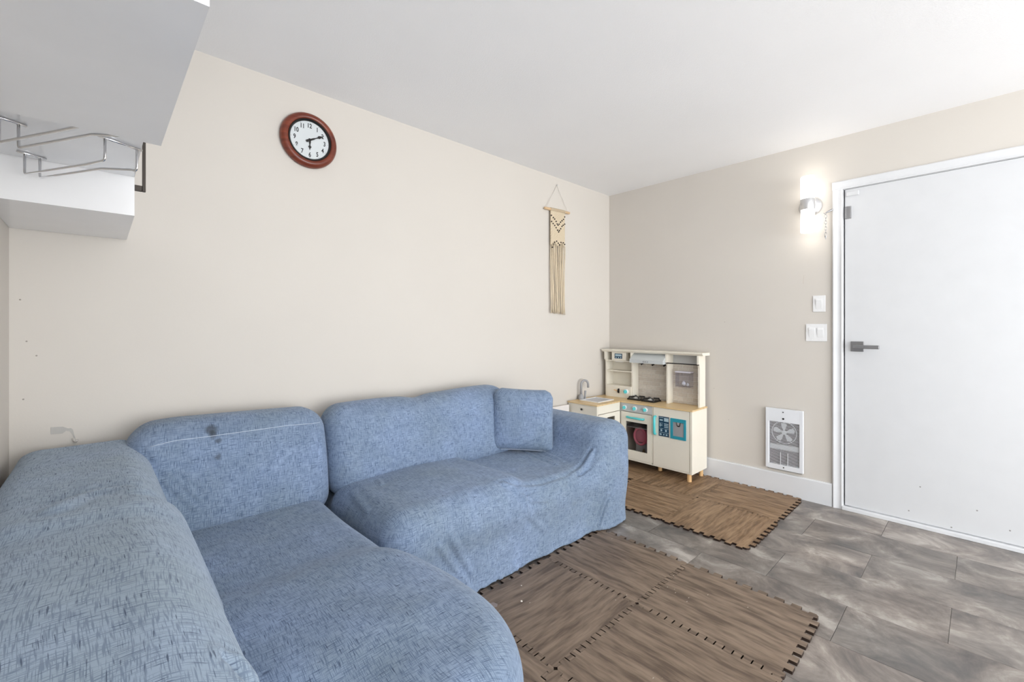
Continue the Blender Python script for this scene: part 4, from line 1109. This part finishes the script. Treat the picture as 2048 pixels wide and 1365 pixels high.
# hob
def burner(y):
    bx_ = 3.392
    ring = BM()
    box(ring, bx_ - 0.060, bx_ + 0.060, y - 0.060, y + 0.060, cz_, cz_ + 0.012, bev=0.002, seg=1)
    b = part('burner', ring, M_BLACK)
    bm = BM(); lathe(bm, [(0.030, 0.007), (0.030, 0.011), (0.022, 0.016), (0.014, 0.020), (0, 0.021)], (bx_, y, cz_), 'z', 20); obj('burner_cap', bm, M_WHITE, b, 40)
    bm = BM()
    for a in range(4):
        an = PI/4 + a*PI/2; dx, dy_ = math.cos(an), math.sin(an)
        tube(bm, [(bx_ + dx*0.070, y + dy_*0.070, cz_ + 0.006), (bx_ + dx*0.064, y + dy_*0.064, cz_ + 0.024), (bx_ + dx*0.020, y + dy_*0.020, cz_ + 0.027)], 0.0068, 6)
    obj('trivet', bm, M_BLACK, b)
burner(2.040); burner(1.905)
# hutch
HX = 3.380; HB = BX
def post(y0, y1, right=None):
    bm = BM(); prism(bm, [(HX - 0.008, 0.958), (HB, 0.958), (HB, cz_), (HX + 0.012, cz_), (HX + 0.012, 0.862), (HX + 0.006, 0.850 + 0.03), (HX - 0.008, 0.892)], 'y', y0, y1)
    part('hutch_post', bm, M_CREAM)
post(2.345, 2.362); post(2.078, 2.092); post(1.755, 1.768); post(1.494, 1.508)
bm = BM(); prism(bm, [(HX - 0.018, 0.980), (HB + 0.004, 0.980), (HB + 0.004, 0.958), (HX - 0.004, 0.958), (HX - 0.018, 0.972)], 'y', 1.462, 2.384); part('top_shelf', bm, M_CREAM)
part('hutch_back', mbox(HB - 0.006, HB, 1.50, 2.36, cz_, 0.960), M_CREAM)
part('shelf', mbox(HX + 0.004, HB - 0.006, 2.092, 2.345, 0.877, 0.885), M_CREAM)
part('shelf', mbox(HX + 0.010, HB - 0.006, 2.092, 2.345, 0.785, 0.793), M_CREAM)
part('shelf', mbox(HX + 0.006, HB - 0.006, 2.092, 2.345, 0.652, 0.660), M_CREAM)
lp = part('lower_panel', mbox(HX + 0.004, HX + 0.012, 2.092, 2.345, cz_, 0.652), M_CREAM)
knob(lp, HX + 0.004, 2.142, 0.614, 0.024)
bm = BM(); tube(bm, [(HX + 0.002, 2.215, 0.630), (HX - 0.010, 2.215, 0.626), (HX - 0.014, 2.216, 0.614), (HX - 0.010, 2.215, 0.602), (HX + 0.002, 2.215, 0.598)], 0.005, 8)
box(bm, HX - 0.002, HX + 0.004, 2.209, 2.221, 0.594, 0.634)
obj('latch', bm, M_BLACK, lp)
bm = BM(); tube(bm, [(HX - 0.012, 2.215, 0.613), (HX - 0.014, 2.255, 0.622)], [0.004, 0.0035], 8); obj('latch_lever', bm, M_PINE, lp)
mw = part('microwave', mbox(HX + 0.006, HB - 0.008, 2.145, 2.292, 0.886, 0.957, bev=0.002, seg=1), M_CREAM)
ms = obj('microwave_sticker', mbox(HX + 0.0048, HX + 0.006, 2.182, 2.260, 0.900, 0.945), M_NAVY, mw)
bm = BM(); box(bm, HX + 0.0044, HX + 0.0049, 2.189, 2.253, 0.921, 0.939)
for yy in (2.245, 2.220, 2.197): box(bm, HX + 0.0044, HX + 0.0049, yy - 0.006, yy + 0.005, 0.904, 0.914)
obj('printed_display', bm, M_PRINT, ms)
bm = BM(); lathe(bm, [(0.0, 0.868), (0.036, 0.870), (0.042, 0.876), (0.040, 0.877), (0, 0.877)], (HX + 0.012, 2.215, 0), 'z', 24); part('coffee_spout', bm, M_SHOJI, None, 40)
bm = BM(); prism(bm, [(HX + 0.03, 0.957), (HB - 0.006, 0.957), (HB - 0.006, 0.880), (HX - 0.045, 0.876), (HX - 0.047, 0.905)], 'y', 1.769, 2.076)
hd = part('range_hood', bm, mat('hood_grey', rgb(202, 207, 208), 0.32))
bm = BM()
for yy in (1.945, 1.925, 1.905): lathe(bm, [(0.0055, 0), (0.005, -0.003), (0, -0.003)], (HX - 0.047, yy, 0.890), 'x', 10)
obj('hood_buttons', bm, M_GREYP, hd)
for yy in (2.035, 1.93, 1.825):
    bm = BM(); tube(bm, [(HB - 0.006, yy, 0.860), (HB - 0.022, yy, 0.860), (HB - 0.034, yy, 0.852), (HB - 0.038, yy, 0.862)], [0.007, 0.005, 0.005, 0.006], 8); part('utensil_hook', bm, M_BLACK, None, 40)
bm = BM(); tube(bm, [(HX - 0.002, 1.768, 0.888), (HX - 0.002, 1.494, 0.888)], 0.0045, 10); part('towel_bar', bm, M_BLACK, None, 40)
part('towel_bar_panel', mbox(HB - 0.012, HB - 0.006, 1.508, 1.755, 0.880, 0.957), M_GREYB)
# brick backsplash, each brick its own piece
M_GROUT = mat('grout_print', rgb(236, 232, 224), 0.7)
m_, g, b_ = new_mat('taupe_brick_print')
oi = g.n('ShaderNodeObjectInfo'); tcx = g.n('ShaderNodeTexCoord').outputs['Object']
nn = g.noise(tcx, 60, 3)
cc = g.mix(oi.outputs['Random'], rgb(198, 188, 176), rgb(216, 208, 196)); cc = g.mix(g.rng(nn.outputs['Fac'], 0.35, 0.7, 0, 0.4), cc, rgb(186, 174, 160))
g.link(cc, b_.inputs['Base Color']); b_.inputs['Roughness'].default_value = 0.5
M_BRICK = m_
def splash(y0, y1, z0, z1):
    bs = part('backsplash', mbox(HB - 0.0085, HB - 0.006, y0, y1, z0, z1), M_GROUT)
    hgt, ln, gp = 0.0335, 0.082, 0.0028
    cache = {}
    z = z1; r = 0
    while z > z0 + 0.006:
        zb = max(z0, z - hgt); y = y1 + (0 if r % 2 == 0 else ln/2)
        while y > y0 + 0.004:
            a, b2 = max(y0, y - ln + gp), min(y1, y)
            if b2 - a > 0.005:
                key = (round(b2 - a, 3), round(z - zb, 3))
                if key not in cache:
                    w, h = b2 - a, z - zb - gp
                    cache[key] = me_from_bm('brick', mbox(-0.0022, 0.0, -w/2, w/2, -h/2, h/2, bev=0.0008, seg=1)); cache[key].materials.append(M_BRICK)
                inst('brick', cache[key], bs, (HB - 0.0085, (a+b2)/2, (z + zb)/2))
            y -= ln
        z -= hgt; r += 1
splash(1.769, 2.077, cz_, 0.876); splash(1.509, 1.754, cz_, 0.879)

# things in and on the toy kitchen
bn = thing('clear_bin', 'clear plastic bin with a lid hung on the brick backsplash', 'container', (3.44, 1.645, 0.70))
by0, by1, bz0, bz1, bx0, bx1 = 1.585, 1.705, 0.700, 0.812, 3.418, HB - 0.0112
bm = BM(); t = 0.002
box(bm, bx0, bx0 + t, by0, by1, bz0, bz1); box(bm, bx0, bx1, by0, by0 + t, bz0, bz1); box(bm, bx0, bx1, by1 - t, by1, bz0, bz1); box(bm, bx0, bx1, by0, by1, bz0, bz0 + t)
obj('body', bm, M_CLEAR, bn)
obj('lid', mbox(bx0 - 0.004, bx1, by0 - 0.005, by1 + 0.005, bz1, bz1 + 0.012, bev=0.004), mat('lilac_lid', rgb(222, 218, 230), 0.35), bn)
bm = BM(); tube(bm, [(bx0 - 0.001, by1 - 0.003, bz0 + 0.025), (bx0 - 0.006, (by0+by1)/2, bz0 + 0.018), (bx0 - 0.001, by0 + 0.003, bz0 + 0.025)], 0.0014, 6); obj('band', bm, M_GREYP, bn)
for (y, z, r, lbs) in ((1.648, 0.735, 0.019, 'larger white toy piece leaning inside the clear bin'), (1.617, 0.716, 0.013, 'small round white toy piece at the bottom of the clear bin')):
    bm = BM(); lathe(bm, [(0, -r*0.9), (r*0.7, -r*0.6), (r, 0.05*r), (r*0.75, r*0.65), (0, r*1.5)], (3.448, y, 0.703 + r), 'z', 12)
    tag(obj('toy_piece', bm, M_WHITE, None, True, (3.448, y, 0.703)), lbs, 'toy', 'white toy pieces in the bin')
pb = thing('pink_tub', 'pink plastic toy tub standing inside the toy oven', 'toy', (3.36, 1.95, 0.087))
bm = BM(); box(bm, 3.30, 3.45, 1.875, 2.010, 0.212, 0.335, bev=0.015, seg=3); obj('body', bm, mat('dusty_pink', rgb(196, 110, 130), 0.5), pb, 40)
bm = BM()
pts = [(3.288, 1.945 + 0.055*math.cos(a), 0.272 + 0.068*math.sin(a)) for a in [2*PI*k/24 for k in range(24)]]
tube(bm, pts, 0.0095, 8, closed=True); obj('rim', bm, M_PINK, pb, True)
obj('stand', mbox(3.31, 3.44, 1.89, 2.0, 0.086, 0.212), M_GREYP, pb)
for k, (y, lbs) in enumerate(((1.872, 'brown toy food in the toy oven, nearest the glass edge'), (1.905, 'small brown toy food beside the pink tub'))):
    bm = BM(); lathe(bm, [(0.012, 0.086), (0.016, 0.10), (0.013, 0.135 + 0.02*k), (0.006, 0.16 + 0.015*k), (0, 0.165 + 0.015*k)], (3.275, y, 0), 'z', 12)
    tag(obj('toy_food', bm, mat('toy_brown%d' % k, rgb(120 - 20*k, 84, 58), 0.5), None, True, (3.275, y, 0.086)), lbs, 'toy', 'toy food in the oven')
